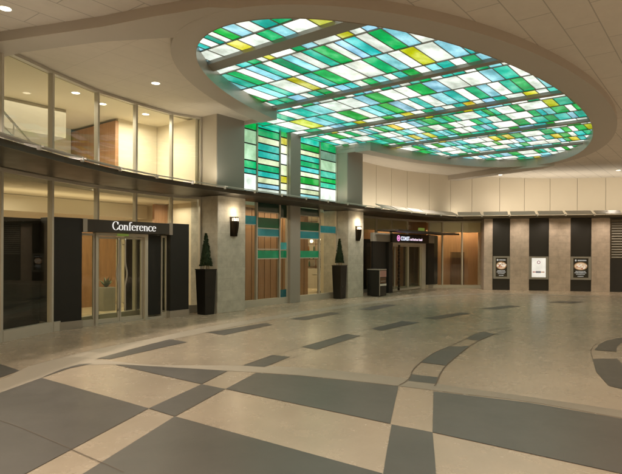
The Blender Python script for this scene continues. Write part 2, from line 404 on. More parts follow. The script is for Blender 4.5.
for poly in [
    [(-60,425),(-30,404),(0,394.7),(22,386.6),(42,379.2),(149.4,409.3),(29,474),(-70,530),(-140,520)],
    [(175.5,417.3),(383.5,473.6),(377,520),(380,600),(60,600),(-40,546),(86,474)],
    [(149.4,409.3),(202.2,385),(225.8,389.5),(175.5,417.3)],
    [(115,365.6),(150,367.1),(228,371.4),(202.2,384.8)],
    [(0,365.5),(20,372),(0,379.2),(-30,390),(-60,380)],
    [(42,379),(62,370.5),(80,365.4),(93,364.6),(70,369.5)],
    [(256.5,373.4),(300,376),(345,380.4),(399,386.2),(391,423.6),(226.2,389.5)],
    [(434.1,391.2),(460,394),(530,402),(622,417.5),(720,434),(720,496),(622,472.6),(433.4,432)],
    [(97.4,359.6),(110.4,360.2),(187.6,342.7),(170,340)],
    [(208,333),(224,335.6),(272.6,325),(266,323.2)],
    [(243,366),(264.5,367.4),(290.7,357),(272.6,355.3)],
    [(302.7,347),(316.8,349.7),(361,335.4),(347,334)],
    [(290.7,319),(304.7,320.2),(341,313.3),(331,312.3)],
    [(371,328.5),(381,330.5),(420,322),(402.7,320.8)],
    [(359,309),(373,310),(397,304.6),(385,304)],
    [(425,317.6),(437.5,318.9),(471.4,312.7),(460,311.8)],
    [(480.4,307.8),(494.7,308.7),(521,305.4),(511,304.5)],
    [(548,301.3),(572,302.4),(584,300.7),(562,299.8)],
    [(593,357.8),(597,371),(609.3,384.5),(640,392),(660,380),(622,362),(617.5,357.5)],
    [(595,348.8),(600,343),(607,339.3),(622,336.3),(640,334),(640,338),(622,341.2),(617.5,345.4),(616.7,350.4)],
]: gpoly(dk, poly, .0055)
curved(dk, 424.4, 519, 432.2, 519, .0055); curved(dk, 380.5, 374, 383.6, 377, .0055); curved(dk, 362, 346.3, 365, 345.5, .0055); curved(dk, 338, 331, 340, 333.4, .0055)
tag(dk.build('dark_paving', M_dark), kind='structure')
jt = MB()
def joint(pts, w=.012):
    vs = [G(*p) for p in (smooth(pts) if len(pts) > 3 else pts)]; w *= .7
    for a, b in zip(vs, vs[1:]):
        t = (b-a).normalized(); q = Vector((-t.y, t.x, 0))*w/2
        jt.add([((a+q).x,(a+q).y,.008),((b+q).x,(b+q).y,.008),((b-q).x,(b-q).y,.008),((a-q).x,(a-q).y,.008)], [(0,1,2,3)])
joint([(-20,417),(20,429),(100,463),(125,474)])
joint([(243,366),(303,347),(371,328.5),(425,317.6),(480,307.8)], .01)
joint([(110,360),(208,333),(290,319),(359,309)], .01)
joint([(32,367),(97,350.2),(200,328.8),(311,310)], .008)
joint([(0,353),(100,341),(200,322)], .007)
joint([(264,367.8),(317,349.9),(381,330.7),(437,319.2)], .008)
for C_ in (CLF, CRT):
    joint([p for p in C_ if p[1] < 386][::6], .02)
joint([(593,357),(592,348),(603,339),(622,334)], .01)
joint([(60,474),(98,440)], .008) if False else None
tag(jt.build('paving_joints', M_joint), kind='structure')

# ------------------------------------------------------------------ ceiling, ring, stained glass
ZG, ZR, ZS, ZO = 5.50, 5.20, 5.33, 5.37
ES, ENN, EA, EB = 14.2, 6.30, 8.4, 3.52
SL, SR = 10.78, 15.95
def ell(t, d=0): return (ES + (EA+d*.68)*math.cos(t), ENN + (EB+d)*math.sin(t))
def r_hole(a):
    ca, sa = math.cos(a), math.sin(a); A, B = EA+.3, EB+.3
    r = 1/math.sqrt((ca/A)**2 + (sa/B)**2)
    if sa > 0:   # strip rectangle
        lim = 1e9
        if ca > 1e-9: lim = (SR+.02-ES)/ca
        elif ca < -1e-9: lim = (SL-.02-ES)/ca
        lim = min(lim, (11.95-ENN)/sa)
        r = max(r, lim)
    return r
angs = sorted(set([2*PI*k/144 for k in range(144)] + [math.atan2(11.95-ENN, SR+.02-ES), math.atan2(11.95-ENN, SL-.02-ES)]))
oc = MB(); hole = []; outer = []
for a in angs:
    r = r_hole(a); hole.append(W(ES+r*math.cos(a), ENN+r*math.sin(a), ZO))
    R = min(40/max(abs(math.cos(a)), 1e-6), 40/max(abs(math.sin(a)), 1e-6)); outer.append(W(ES+min(R, 34)*math.cos(a), ENN+min(R, 34)*math.sin(a), ZO))
n = len(angs); oc.add(hole+outer, [(i, (i+1) % n, n+(i+1) % n, n+i) for i in range(n)])
oc.add([v+Vector((0,0,.4)) for v in hole+outer], [(i, (i+1) % n, n+(i+1) % n, n+i) for i in range(n)])
tag(oc.build('ceiling', M_ceil), kind='structure')
rf = MB(); rf.box(-30, 45, -26, 38, 6.5, 6.8, None, Matrix.Identity(4)); tag(rf.build('roof', M_greymetal), kind='structure')  # unseen slab added to stop sky light leaking past the glass

# ring: dropped oval surround, open towards the facade between SL and SR
ring = thing('oval_ceiling_ring', 'large bronze-grey oval ring dropped below the ceiling round the stained glass', 'ceiling ring', W(ES, ENN, ZR), TH)
def t_at_s(s, d, side=1): 
    return math.acos(max(-1, min(1, (s-ES)/(EA+d*.68))))*side
RW = .62
tin0, tin1 = t_at_s(SL, 0), t_at_s(SR, 0); to0, to1 = t_at_s(SL, RW), t_at_s(SR, RW)
K = 150; A = []; B = []
for i in range(K+1):
    f = i/K
    A.append(W(*ell(tin0 + (2*PI-(tin0-tin1))*f))); B.append(W(*ell(to0 + (2*PI-(to0-to1))*f, RW)))
rb = MB()
for i in range(K):
    a, b, c, d = A[i], A[i+1], B[i+1], B[i]
    rb.add([(p.x, p.y, ZR) for p in (a, b, c, d)], [(0,1,2,3)], M_ring, True)
    rb.add([(d.x,d.y,ZR),(c.x,c.y,ZR),(c.x,c.y,ZO+.05),(d.x,d.y,ZO+.05)], [(0,1,2,3)], M_ring, True)
for k_, s_ in ((0, SL), (K, SR)):
    a, b = A[k_], B[k_]
    rb.add([(a.x,a.y,ZR),(b.x,b.y,ZR),(b.x,b.y,ZG+.1),(a.x,a.y,ZG+.1)], [(0,1,2,3)], M_ring)
rb.build('ring_soffit', M_ring, ring)
ri = MB()
for i in range(K):
    a, b = A[i], A[i+1]
    ri.add([(a.x,a.y,ZR-.012),(b.x,b.y,ZR-.012),(b.x,b.y,ZG+.1),(a.x,a.y,ZG+.1)], [(0,1,2,3)], M_ringin, True)
ri.build('ring_lining', M_ringin, ring)
# tails of the ring running back to the facade
def mirror(p): return (28.4-p[0], p[1])
tailL = [(5.9,5.3),(5.75,7.0),(4.98,8.38),(4.39,9.98),(4.0,12.0),(3.4,12.0),(3.94,9.72),(4.65,7.82),(4.91,6.89),(5.22,5.95),(5.62,5.5)]
for nm, P in (('left', tailL), ('right', [mirror(p) for p in tailL])):
    mb = MB(); mb.prism(sw(P), ZR+.002 if nm == 'left' else ZR-.10, ZO+.05); mb.build('ring_tail', M_ring, ring)
for s0 in (SL-.05, SR):
    mb = MB(); sbox(mb, s0, s0+.05, ell(t_at_s(s0, RW), RW)[1]-.02, 11.9, ZR+.02, ZG+.1); mb.build('bay_fascia', M_ring, ring)

# facade knots (building frame)
KN = [(-3.2,2.6),(-1.7,5.4),(0.3,7.4),(1.9,8.85),(3.1,9.7),(4.18,10.33),(5.37,10.87),(6.65,11.34),(7.78,11.52),(8.93,11.6),(9.72,11.36)]
KR = [mirror(p) for p in KN[::-1]]           # 18.65 ... 

# soffits between ring, tails and facade
def soffit(flip):
    f = (lambda p: mirror(p)) if flip else (lambda p: p)
    smax = 28.4-SR if flip else SL
    pts = [(3.9,11.3),(4.1,12.3),(6.5,13.0),(smax,13.0)]
    tt0 = t_at_s(smax, .3)
    pts += [ell(tt0 + (PI*1.0-tt0)*k/16*1.02, .3) for k in range(17)]
    pts += [(5.0,7.6),(4.6,9.0)]
    mb = MB(); mb.prism(sw([f(p) for p in pts]), ZS, ZS+.04)
    return mb
tag(soffit(False).build('soffit', M_soffit), kind='structure')
tag(soffit(True).build('soffit', M_soffit), kind='structure')

# stained glass ceiling
beams = [(4.0,4.2),(7.27,7.62),(10.54,10.74),(13.58,13.77),(16.95,17.12),(20.23,20.39),(23.4,23.6)]
def n_of(px, sc):      # reads a distance along a strip
    return 3.045*(sc/2.356)*(724-px)/(px+380)
T1 = [
 (5.80,6.80,[(198,'T'),(204,'W'),(210.5,'G'),(220,'B'),(232,'W'),(244,'T'),(258,'G'),(272,'W'),(288,'T')]),
 (6.80,7.27,[(192,'B'),(200,'W'),(214,'W'),(232,'Y'),(244,'W'),(262,'G'),(275,'B'),(288,'W'),(310,'Y'),(325,'W')]),
 (7.62,7.95,[(203,'B'),(213,'W'),(236,'T'),(247,'G'),(256,'W'),(263,'Y'),(270,'W'),(291,'G'),(301,'B'),(313,'W'),(336,'Y'),(349,'W'),(361,'B'),(373,'W')]),
 (7.95,9.00,[(221,'B'),(231,'T'),(241,'G'),(250,'W'),(259,'B'),(268,'T'),(276,'W'),(285,'G'),(295,'B'),(305,'W'),(315,'T'),(325,'G'),(338,'W'),(347,'B'),(356,'T'),(368,'W'),(380,'G'),(394,'B'),(408,'W')]),
 (9.00,10.07,[(236,'T'),(244,'G'),(253,'W'),(264,'B'),(273,'T'),(281,'W'),(298,'Y'),(307,'W'),(315,'T'),(324,'G'),(337,'W'),(355,'W'),(373,'G'),(386,'B'),(398,'W'),(410,'Y'),(424,'W'),(443,'B'),(459,'T'),(465,'B')]),
 (10.07,10.52,[(262,'W'),(270,'T'),(280,'G'),(290,'B'),(302,'W'),(310,'T'),(319,'G'),(328,'W'),(336,'B'),(346,'T'),(355,'W'),(364,'G'),(374,'B'),(385,'W'),(394,'T'),(404,'G'),(416,'W'),(427,'B'),(438,'T'),(451,'W'),(463,'G'),(477,'B'),(490,'T')]),
 (10.76,11.06,[(262,'B'),(275,'T'),(290,'W'),(300,'G'),(311,'B'),(317,'W'),(331,'G'),(343,'W'),(352,'T'),(362,'B'),(370,'W'),(379,'G'),(389,'B'),(398,'W'),(408,'T'),(418,'G'),(429,'W'),(440,'T'),(451,'T'),(463,'W'),(474,'G'),(487,'B'),(500,'W'),(512,'T')]),
 (11.06,12.0,[(252,'G'),(262,'W'),(276,'T'),(286,'W'),(296,'T'),(310,'B'),(326,'W'),(344,'W'),(360,'B'),(371,'G'),(385,'W'),(400,'W'),(413,'G'),(428,'B'),(443,'W'),(463,'W'),(484,'B'),(498,'T'),(513,'W'),(527,'Y')]),
 (12.0,13.15,[(250,'W'),(262,'G'),(272,'T'),(285,'W'),(299,'Y'),(313,'B'),(325,'T'),(336,'W'),(346,'G'),(359,'W'),(368,'B'),(377,'T'),(386,'G'),(396,'B'),(407,'W'),(416,'T'),(425,'W'),(437,'B'),(450,'T'),(461,'W'),(471,'G'),(482,'B'),(493,'W'),(505,'T'),(516,'G'),(528,'W'),(539,'B'),(550,'T')]),
 (13.15,13.55,[(262,'T'),(276,'G'),(290,'W'),(305,'G'),(318,'W'),(330,'B'),(342,'T'),(354,'Y'),(363,'W'),(382,'G'),(392,'B'),(401,'Y'),(411,'W'),(422,'G'),(432,'B'),(442,'W'),(453,'T'),(463,'Y'),(473,'W'),(482,'B'),(493,'T'),(505,'W'),(523,'Y'),(536,'W'),(547,'T')]),
]
strips = []
for s0, s1, L in T1:
    sc = (s0+s1)/2; seq = [(n_of(x, sc), c) for x, c in L]      # n decreasing
    strips.append((s0, s1, seq))
rnd = random.Random(12)
def rseq(narrow, nhi=12.0):
    out = []; nn = nhi; prev = ''
    while nn > 2.2:
        c = rnd.choices('WGTBY', (34,24,24,15,4))[0]
        if c == prev and c != 'W': continue
        w = rnd.choice((.22,.28,.36,.44) if narrow else (.17,.21,.26,.34)) if c != 'W' else rnd.choice((.18,.28,.4,.6))
        if c == 'Y': w = .26
        out.append((nn, c)); nn -= w; prev = c
    return out
for s0, s1 in ((13.80,14.12),(14.12,14.95),(14.95,15.75),(15.75,16.6),(16.6,16.92),(17.15,17.5),(17.5,18.35),(18.35,19.15),(19.15,19.9),(19.9,20.2),(20.42,20.72),(20.72,21.55),(21.55,22.2),(22.2,22.9),(22.9,23.4)):
    strips.append((s0, s1, rseq(s1-s0 < .7)))
sg = thing('stained_glass_ceiling', 'backlit oval stained glass ceiling of green, white, blue and yellow panes', 'stained glass ceiling', W(ES, ENN, ZG), TH)
def nlim(s):
    u = (s-ES)/(EA+.25)
    if abs(u) >= 1: return None
    h = (EB+.25)*math.sqrt(1-u*u); lo, hi = ENN-h, ENN+h
    if SL-.1 <= s <= SR+.1: hi = 11.25
    return lo, hi
bays = [(4.2,7.27),(7.62,10.52),(10.76,13.55),(13.80,16.92),(17.15,20.2),(20.42,23.4)]
for b0, b1 in bays:
    gp = MB(); mt = MB()
    for s0, s1, seq in strips:
        if s0 < b0-.01 or s1 > b1+.01: continue
        # limits for the strip: widest needed within it
        lims = [nlim(s0+.001), nlim((s0+s1)/2), nlim(s1-.001)]; lims = [l for l in lims if l]
        if not lims: continue
        lo = min(l[0] for l in lims); hi = max(l[1] for l in lims)
        seq = list(seq)
        if seq[0][0] < hi:
            pre = [q for q in rseq(s1-s0 < .7, 12.4) if q[0] > seq[0][0]+.15]
            seq = pre + seq
        segs = []
        for i, (nh, c) in enumerate(seq):
            nl = seq[i+1][0] if i+1 < len(seq) else None
            if nl is None:
                nl = nh-.45; segs.append((nh, nl, c)); k = 0
                while nl > lo: segs.append((nl, nl-.4, 'WBTGW'[k % 5])); nl -= .4; k += 1
            else: segs.append((nh, nl, c))
        for nh, nl, c in segs:
            a, b = max(nl, lo), min(nh, hi)
            if b-a < .03: continue
            sbox(gp, s0+.012, s1-.012, a+.008, b-.008, ZG, ZG+.012, GL[c])
            sbox(mt, s0, s1, a-.008, a+.008, ZG-.014, ZG+.010)
        sbox(mt, s0-.013, s0+.013, lo, hi, ZG-.024, ZG+.014)
    gp.build('glass_panel', None, sg); mt.build('glazing_bars', M_lead, sg)
for b0, b1 in beams[1:-1]:
    l = nlim((b0+b1)/2)
    mb = MB(); sbox(mb, b0, b1, l[0], l[1], ZG-.065, ZG+.05); mb.build('beam', M_greymetal, sg)
lb = MB(); sbox(lb, 4.5, 24, 2.3, 11.72, 5.9, 5.92); lb.build('light_box_lid', M_white, sg)

# ------------------------------------------------------------------ columns and centre bay
def column(s0, s1, label):
    r = thing('stone_column', label, 'column', W((s0+s1)/2, 11.2), TH, 'columns flanking the stained glass bay')
    mb = MB(); sbox(mb, s0, s1, 10.66, 11.75, 0, 3.16); mb.build('stone_shaft', M_stone, r, .008)
    mb = MB(); sbox(mb, s0+.01, s1-.01, 10.70, 11.72, 3.3, ZS+.02); mb.build('metal_pilaster', M_greymetal, r, .005)
    mb = MB(); sbox(mb, s0+.0, s0+.01, 10.72, 11.7, 3.3, ZS+.01); mb.build('lit_side_sheet', M_paleclad, r)  # paler sheet paints in the lit side of the pilaster
    return r
column(9.72, 10.76, 'stone column with grey upper pilaster left of the stained glass window, beside the conference entrance')
column(15.96, 16.98, 'stone column with grey upper pilaster right of the stained glass window, beside the black litter bin')
post = thing('centre_post', 'slim grey metal post dividing the stained glass bay in two', 'post', W(13.35, 11.4), TH)
mb = MB(); sbox(mb, 13.19, 13.70, 11.04, 11.26, 0, ZG-.002); mb.build('shaft', M_greymetal, post, .006)

win = thing('stained_glass_window', 'tall window of backlit green, cream, teal and yellow glass rows between the stone columns', 'stained glass window', W(13.35, 11.7), TH)
gn = 11.20
def zrow(v, a=0.0, z0=3.44, z1=5.5, v0=172, v1=2): return z1 - (v-v1)/(v0-v1)*(z1-z0)
cols_up = [
 (10.78,11.76,[(2,'G'),(20,'P'),(55,'P'),(96,'G'),(116,'T'),(129,'W')]),
 (11.76,12.81,[(2,'T'),(10,'G'),(30,'C'),(47,'T'),(66,'T'),(84,'C'),(100,'G'),(117,'T'),(132,'C'),(148,'B'),(160,'W')]),
 (12.81,13.19,[(2,'G'),(18,'Y'),(38,'C'),(62,'W'),(90,'C'),(120,'Y'),(139,'C'),(158,'W')]),
 (13.72,14.92,[(2,'T'),(20,'G'),(38,'C'),(52,'T'),(68,'G'),(84,'T'),(98,'C'),(112,'G'),(132,'W'),(146,'C'),(160,'B')]),
 (14.92,15.94,[(2,'G'),(26,'D'),(52,'P'),(84,'T'),(104,'G'),(118,'T'),(134,'W')]),
]
gp = MB(); fr = MB(); dkb = MB()
for s0, s1, rows in cols_up:
    for i, (v, c) in enumerate(rows):
        zt = zrow(v); zb = zrow(rows[i+1][0]) if i+1 < len(rows) else 3.44
        sbox(gp, s0+.015, s1-.015, gn, gn+.02, zb+.035, zt-.004, GL[c])
        sbox(dkb, s0+.015, s1-.015, gn-.006, gn+.02, zb, zb+.034)
    sbox(fr, s0-.022, s0+.022, gn-.05, gn+.03, 3.4, 5.5)
    sbox(fr, s1-.022, s1+.022, gn-.052, gn+.032, 3.4, 5.5)
gp.build('glass_panel', None, win); dkb.build('black_bars', M_black, win); fr.build('frame', M_mull, win)

low = thing('glazed_bay', 'ground floor window of the centre bay with dark green and teal glass bands', 'window', W(13.35, 11.7), TH)
def zl(v): return 3.16-(v-200)*.01246
cols_lo = [
 (10.78,11.76,[(235,255,'T')]),
 (11.76,12.81,[(200,222,'d'),(237,262,'g'),(263,282,'T'),(318,337,'G')]),
 (12.81,13.19,[(200,232,'d'),(297,315,'K'),(318,336,'G'),(418,440,'t')]),
 (13.72,14.92,[(203,222,'d'),(240,263,'g'),(264,284,'T'),(318,336,'G')]),
 (14.92,15.94,[(247,266,'T')]),
]
fr = MB(); pn = MB()
for s0, s1, rows in cols_lo:
    sbox(pn, s0+.02, s1-.02, gn+.01, gn+.018, .2, 3.15)
    for a, b, c in rows:
        bd = MB(); sbox(bd, s0+.024, s1-.024, gn-.012, gn+.004, zl(b), zl(a)); bd.build('glass_band', GLC[c], low)
        sbox(fr, s0+.022, s1-.022, gn-.02, gn+.009, zl(b)-.03, zl(b)-.001)
    sbox(fr, s0-.022, s0+.022, gn-.05, gn+.04, .2, 3.18)
    sbox(fr, s1-.022, s1+.022, gn-.052, gn+.042, .2, 3.18)
sbox(fr, 10.78, 15.94, gn-.06, gn+.06, 0, .2)
sbox(fr, 11.78, 12.79, gn-.03, gn+.03, zl(316), zl(316)+.03)
pn.build('pane', M_glass, low); fr.build('frame', M_mull, low)

# ------------------------------------------------------------------ curtain walls
def glazing(root, knots, z0, z1, transoms=(), mw=.06, md=.14, sill=.12, mm=M_mull):
    for i in range(len(knots)-1):
        a = W(*knots[i]); b = W(*knots[i+1]); t = (b-a).normalized(); q = Vector((-t.y, t.x, 0))
        fr = MB()
        for p, sgn in ((a, 1), (b, -1)):
            c = p + t*sgn*mw/4
            fr.bar(c+Vector((0,0,z0)), c+Vector((0,0,z1)), mw/2, md, None, q)
        fr.bar(a+t*mw/2+Vector((0,0,z0+sill/2)), b-t*mw/2+Vector((0,0,z0+sill/2)), md+.02, sill)
        fr.bar(a+t*mw/2+Vector((0,0,z1-.03)), b-t*mw/2+Vector((0,0,z1-.03)), md, .06)
        for zt in transoms: fr.bar(a+t*mw/2+Vector((0,0,zt)), b-t*mw/2+Vector((0,0,zt)), md*.8, .05)
        wobj = fr.build('window', mm, root)
        pn = MB(); pn.bar(a+t*mw/2+Vector((0,0,(z0+sill+z1-.06)/2)), b-t*mw/2+Vector((0,0,(z0+sill+z1-.06)/2)), .012, z1-.06-z0-sill)
        pn.build('pane', M_glass, wobj)
LK = KN[2:]
r = thing('upper_curtain_wall', 'curved row of tall upper floor windows above the conference entrance', 'window wall', W(6.65, 11.34, 3.3), TH)
glazing(r, LK, 3.30, ZS-.005, (), .06, .11, .15)
r = thing('lower_curtain_wall', 'curved ground floor glass wall behind the conference entrance', 'window wall', W(4.18, 10.33), TH)
glazing(r, LK, 0, 3.14, (), .058, .11, .2)
RK = [(16.98,11.3)]+KR[1:5]     # 19.47 .. 24.22
RK = [(16.98,11.45),(18.3,11.55),(19.47,11.6),(20.62,11.52),(21.75,11.34),(23.03,10.87)]
p_end = (8.02, 25.0); se = SN(p_end)
RK += [SN((6.15,25.0)), SN((7.07,25.0)), se]
RK[-1] = se
r = thing('far_storefront', 'ground floor shopfront glass round the hotel entrance at the far end', 'window wall', W(21.75, 11.34), TH)
glazing(r, RK, .0, 3.12, (), .06, .11, .14)

# upper far wall (cream panels), set back above the canopy
UP = [(16.98,11.6),(18.3,11.6),(19.47,11.6),(20.62,11.52),(21.75,11.34),(23.03,10.87),(24.22,10.33),(25.3,9.7)]
UPw = [W(*p) for p in UP] + [Vector((9.3,26.35,0)),Vector((10.6,26.55,0)),Vector((11.9,26.6,0)),Vector((13.2,26.5,0)),Vector((14.5,26.3,0)),Vector((15.8,26.0,0)),Vector((17.1,25.5,0)),Vector((18.4,24.8,0)),Vector((20.5,23.2,0)),Vector((22.5,21,0)),Vector((24,17.5,0)),Vector((25,13,0)),Vector((25.3,6,0))]
uw = MB()
for a, b in zip(UPw, UPw[1:]):
    t = (b-a).normalized(); m = (b-a).length; q = Vector((-t.y, t.x, 0))
    k = 1 if m < 1.45 else round(m/1.3)
    for j in range(k):
        p0 = a+t*(m*j/k+.009); p1 = a+t*(m*(j+1)/k-.009)
        uw.hexa([p0+Vector((0,0,3.2)), p1+Vector((0,0,3.2)), p1+q*.03+Vector((0,0,3.2)), p0+q*.03+Vector((0,0,3.2)),
                 p0+Vector((0,0,5.5)), p1+Vector((0,0,5.5)), p1+q*.03+Vector((0,0,5.5)), p0+q*.03+Vector((0,0,5.5))], M_upper)
    uw.hexa([a+q*.04+Vector((0,0,3.2)), b+q*.04+Vector((0,0,3.2)), b+q*.2+Vector((0,0,3.2)), a+q*.2+Vector((0,0,3.2)),
             a+q*.04+Vector((0,0,5.5)), b+q*.04+Vector((0,0,5.5)), b+q*.2+Vector((0,0,5.5)), a+q*.2+Vector((0,0,5.5))], M_mulldk)
o = uw.build('upper_wall', None, origin=W(21.75, 11.34, 3.2)); tag(o, 'curved upper wall of tall cream panels above the far canopy, washed with light', 'wall')

# ------------------------------------------------------------------ canopy
CIN = [(-1.7,5.0),(0.3,7.0),(1.9,8.4),(3.1,9.6),(4.18,10.25),(5.37,10.8),(6.65,11.27),(7.78,11.45),(8.93,11.53),(9.70,11.3),(9.70,10.64),(10.8,10.64),(10.8,11.14),(13.15,11.14),(13.15,11.02),(13.74,11.02),(13.74,11.14),(15.92,11.14),(15.92,10.64),(17.0,10.64),(17.0,11.4),(18.3,11.5),(19.47,11.55),(20.62,11.45),(21.75,11.27),(23.03,10.8),(24.22,10.26)]
def outn(s):  # canopy edge line in building frame
    T = [(-3.6,4.8),(-1.9,4.9),(-.5,5.4),(.9,6.5),(2.2,7.45),(3.35,8.26),(4.6,8.95),(5.9,9.5),(7.2,9.85),(8.57,10.02),(10,10.1),(18.4,10.1),(19.8,10.0),(21.2,9.85),(22.5,9.5)]
    for (a, na), (b, nb) in zip(T, T[1:]):
        if a <= s <= b: return na+(nb-na)*(s-a)/(b-a)
    return T[-1][1]
import bisect
so = [-1.7,-.5,.9,2.2,3.35,4.6,5.9,7.2,8.57,9.70,9.701,10.8,10.801,13.15,13.151,13.74,13.741,15.92,15.921,17,17.001,18.4,19.8,21.2,22.5]
def inn(s):
    P = CIN
    for i in range(len(P)-1):
        a, b = P[i], P[i+1]
        if b[0]-a[0] < 1e-6: continue
        if a[0]-1e-9 <= s <= b[0]+1e-9:
            return a[1]+(b[1]-a[1])*(s-a[0])/(b[0]-a[0])
    return P[-1][1]
def inn2(s):   # handles the vertical steps
    if 9.70 < s < 10.8: return 10.64
    if 13.15 < s < 13.56: return 11.1
    if 15.92 < s < 17.0: return 10.64
    if s in (10.801,): return 11.6
    return inn(s)
A = []; B = []
for s in so:
    e = 1e-4
    if s == 9.70: nn = 11.28
    elif s == 9.701: nn = 10.64
    elif s == 10.8: nn = 10.64
    elif s == 10.801: nn = 11.14
    elif s == 13.15: nn = 11.14
    elif s == 13.151: nn = 11.02
    elif s == 13.74: nn = 11.02
    elif s == 13.741: nn = 11.14
    elif s == 15.92: nn = 11.14
    elif s == 15.921: nn = 10.64
    elif s == 17: nn = 10.64
    elif s == 17.001: nn = 11.4
    else: nn = inn(s)
    A.append(W(s, outn(s))); B.append(W(s, nn))
# right-hand part of the canopy, in plan metres
A += [Vector((6.75,23.75,0)),Vector((8.2,23.25,0)),Vector((10.5,22.72,0)),Vector((13.2,22.2,0)),Vector((16.5,21.1,0)),Vector((19.5,18.6,0)),Vector((21.5,15,0))]
B += [Vector((6.65,25.3,0)),Vector((7.95,26.1,0)),Vector((10.6,26.5,0)),Vector((13.2,26.45,0)),Vector((17.1,25.4,0)),Vector((22.4,20.9,0)),Vector((25,12.9,0))]
can = thing('entrance_canopy', 'long dark curved canopy running round the whole building above the ground floor', 'canopy', W(10, 10.1, 3.2), TH)
mb = MB(); mb.strip(A, B, 3.17, 3.23, 3.14, 3.34); mb.build('canopy_deck', M_canopy, can)
Ai = offs(A, -.05); Ai = [Vector((p.x, p.y, 0)) for p in Ai]
mb = MB(); mb.strip(Ai, [a+(b-a)*.001 for a, b in zip(A, B)], 3.155, 3.26, 3.155, 3.26); mb.build('canopy_fascia', M_mulldk, can)
# glass fins / light plates along the canopy edge
Q = []; acc = 0
path = Ai
def walk(path, step, start=0.0):
    out = []; d = start
    L = [0]
    for a, b in zip(path, path[1:]): L.append(L[-1]+(b-a).length)
    while d+step <= L[-1]:
        def at(u):
            i = max(0, min(len(L)-2, bisect.bisect(L, u)-1)); return path[i]+(path[i+1]-path[i])*((u-L[i])/max(1e-6, L[i+1]-L[i]))
        out.append((at(d), at(d+step))); d += step
    return out
segs = walk(path, 1.12)
plate_m = mat('frosted grey glass plate', (.60, .57, .53), .35, .0, .05)
for a, b in segs:
    t = (b-a).normalized(); q = Vector((t.y, -t.x, 0))   # outward
    a2, b2 = a+t*.06, b-t*.06
    mb = MB()
    far_ = a.x > 2; lo = Vector((0,0,3.27)); hi = Vector((0,0,3.44 if far_ else 3.335))
    i0, o0 = -q*.22, q*.14
    th = Vector((0,0,.022))
    mb.hexa([a2+o0+lo, b2+o0+lo, b2+i0+hi, a2+i0+hi, a2+o0+lo+th, b2+o0+lo+th, b2+i0+hi+th, a2+i0+hi+th])
    mb.build('light_plate', plate_m, can)
    mb = MB(); mb.bar(a+q*.10+Vector((0,0,3.22)), a+q*.10+Vector((0,0,3.30)), .05, .05); mb.bar(a+q*.08+Vector((0,0,3.262)), a-q*.2+Vector((0,0,3.30)), .03, .02)
    mb.build('clip', M_white, can)

# ------------------------------------------------------------------ conference portal
pn0 = 10.9
por = thing('conference_entrance', 'black portal with sliding glass doors under a white Conference sign', 'entrance', W(7.2, pn0), TH)
def pil(s0, s1, root, n0=10.88, n1=11.42, z1=2.35):
    mb = MB(); sbox(mb, s0, s1, n0, n1, .17, z1); p = mb.build('pillar', M_black, root, .006)
    mb = MB(); sbox(mb, s0-.008, s1+.008, n0-.008, n1+.01, 0, .17); mb.build('skirting', M_silver, p)
pil(5.42, 6.05, por); pil(8.36, 8.94, por)
mb = MB(); sbox(mb, 6.06, 8.35, 10.86, 11.36, 2.07, 2.34); hd = mb.build('header', mat('charcoal header metal', (.05,.046,.04), .4, .2, .1), por, .004)
for s0 in (6.052, 8.30):
    mb = MB(); sbox(mb, s0, s0+.1, 10.845, 11.0, 2.06, 2.35); mb.build('end_trim', M_silver, hd)
def glyph_text(word, x0, z0, hgt, place, root, name, mt):
    """serif capitals and small letters drawn with a broad nib"""
    X = .62  # x-height
    def arc(cx, cy, rx, ry, a0, a1, k=20): return [(cx+rx*math.cos(math.radians(a0+(a1-a0)*i/k)), cy+ry*math.sin(math.radians(a0+(a1-a0)*i/k))) for i in range(k+1)]
    GL_ = {
     'C': ([arc(.42,.5,.38,.5,48,312,28), [(.70,.66),(.70,.96)], [(.70,.08),(.70,.26)]], .80),
     'o': ([arc(.27,.31,.24,.31,0,360,28)], .58),
     'n': ([[(.12,0),(.12,.62)], arc(.31,.38,.19,.22,170,0,12)+[(.50,0)], [(.0,.01),(.24,.01)], [(.38,.01),(.62,.01)], [(.0,.60),(.12,.62)]], .66),
     'f': ([[(.14,0),(.14,.80)]+arc(.30,.82,.16,.18,170,40,8), [(.0,.58),(.36,.58)], [(.02,.01),(.28,.01)]], .38),
     'e': ([arc(.27,.31,.24,.31,10,320,26), [(.04,.36),(.50,.36)]], .56),
     'r': ([[(.12,0),(.12,.62)], arc(.30,.40,.18,.20,165,50,8), [(.0,.01),(.26,.01)], [(.0,.60),(.12,.62)]], .42),
     'c': ([arc(.27,.31,.24,.31,42,318,26)], .52),
    }
    cx = x0; mb = MB()
    for ch in word:
        strokes, adv = GL_[ch]
        for st in strokes:
            P = [Vector((cx+p[0]*hgt, z0+p[1]*hgt)) for p in st]; L = []; R = []
            for i, p in enumerate(P):
                d = (P[min(i+1, len(P)-1)]-P[max(i-1, 0)]).normalized()
                w = hgt*(.013+.034*abs(d.y)); nn = Vector((-d.y, d.x))
                L.append(p+nn*w); R.append(p-nn*w)
            for i in range(len(P)-1):
                c = [L[i], L[i+1], R[i+1], R[i]]
                mb.hexa([place(q.x, q.y, 0) for q in c]+[place(q.x, q.y, .018) for q in c])
        cx += (adv+.05)*hgt
    o = mb.build(name, mt, root); return cx-x0
def por_place(u, z, d): return W(u, 10.855-d, z)
glyph_text('Conference', 6.75, 2.13, .188, por_place, hd, 'lettering', M_letter)
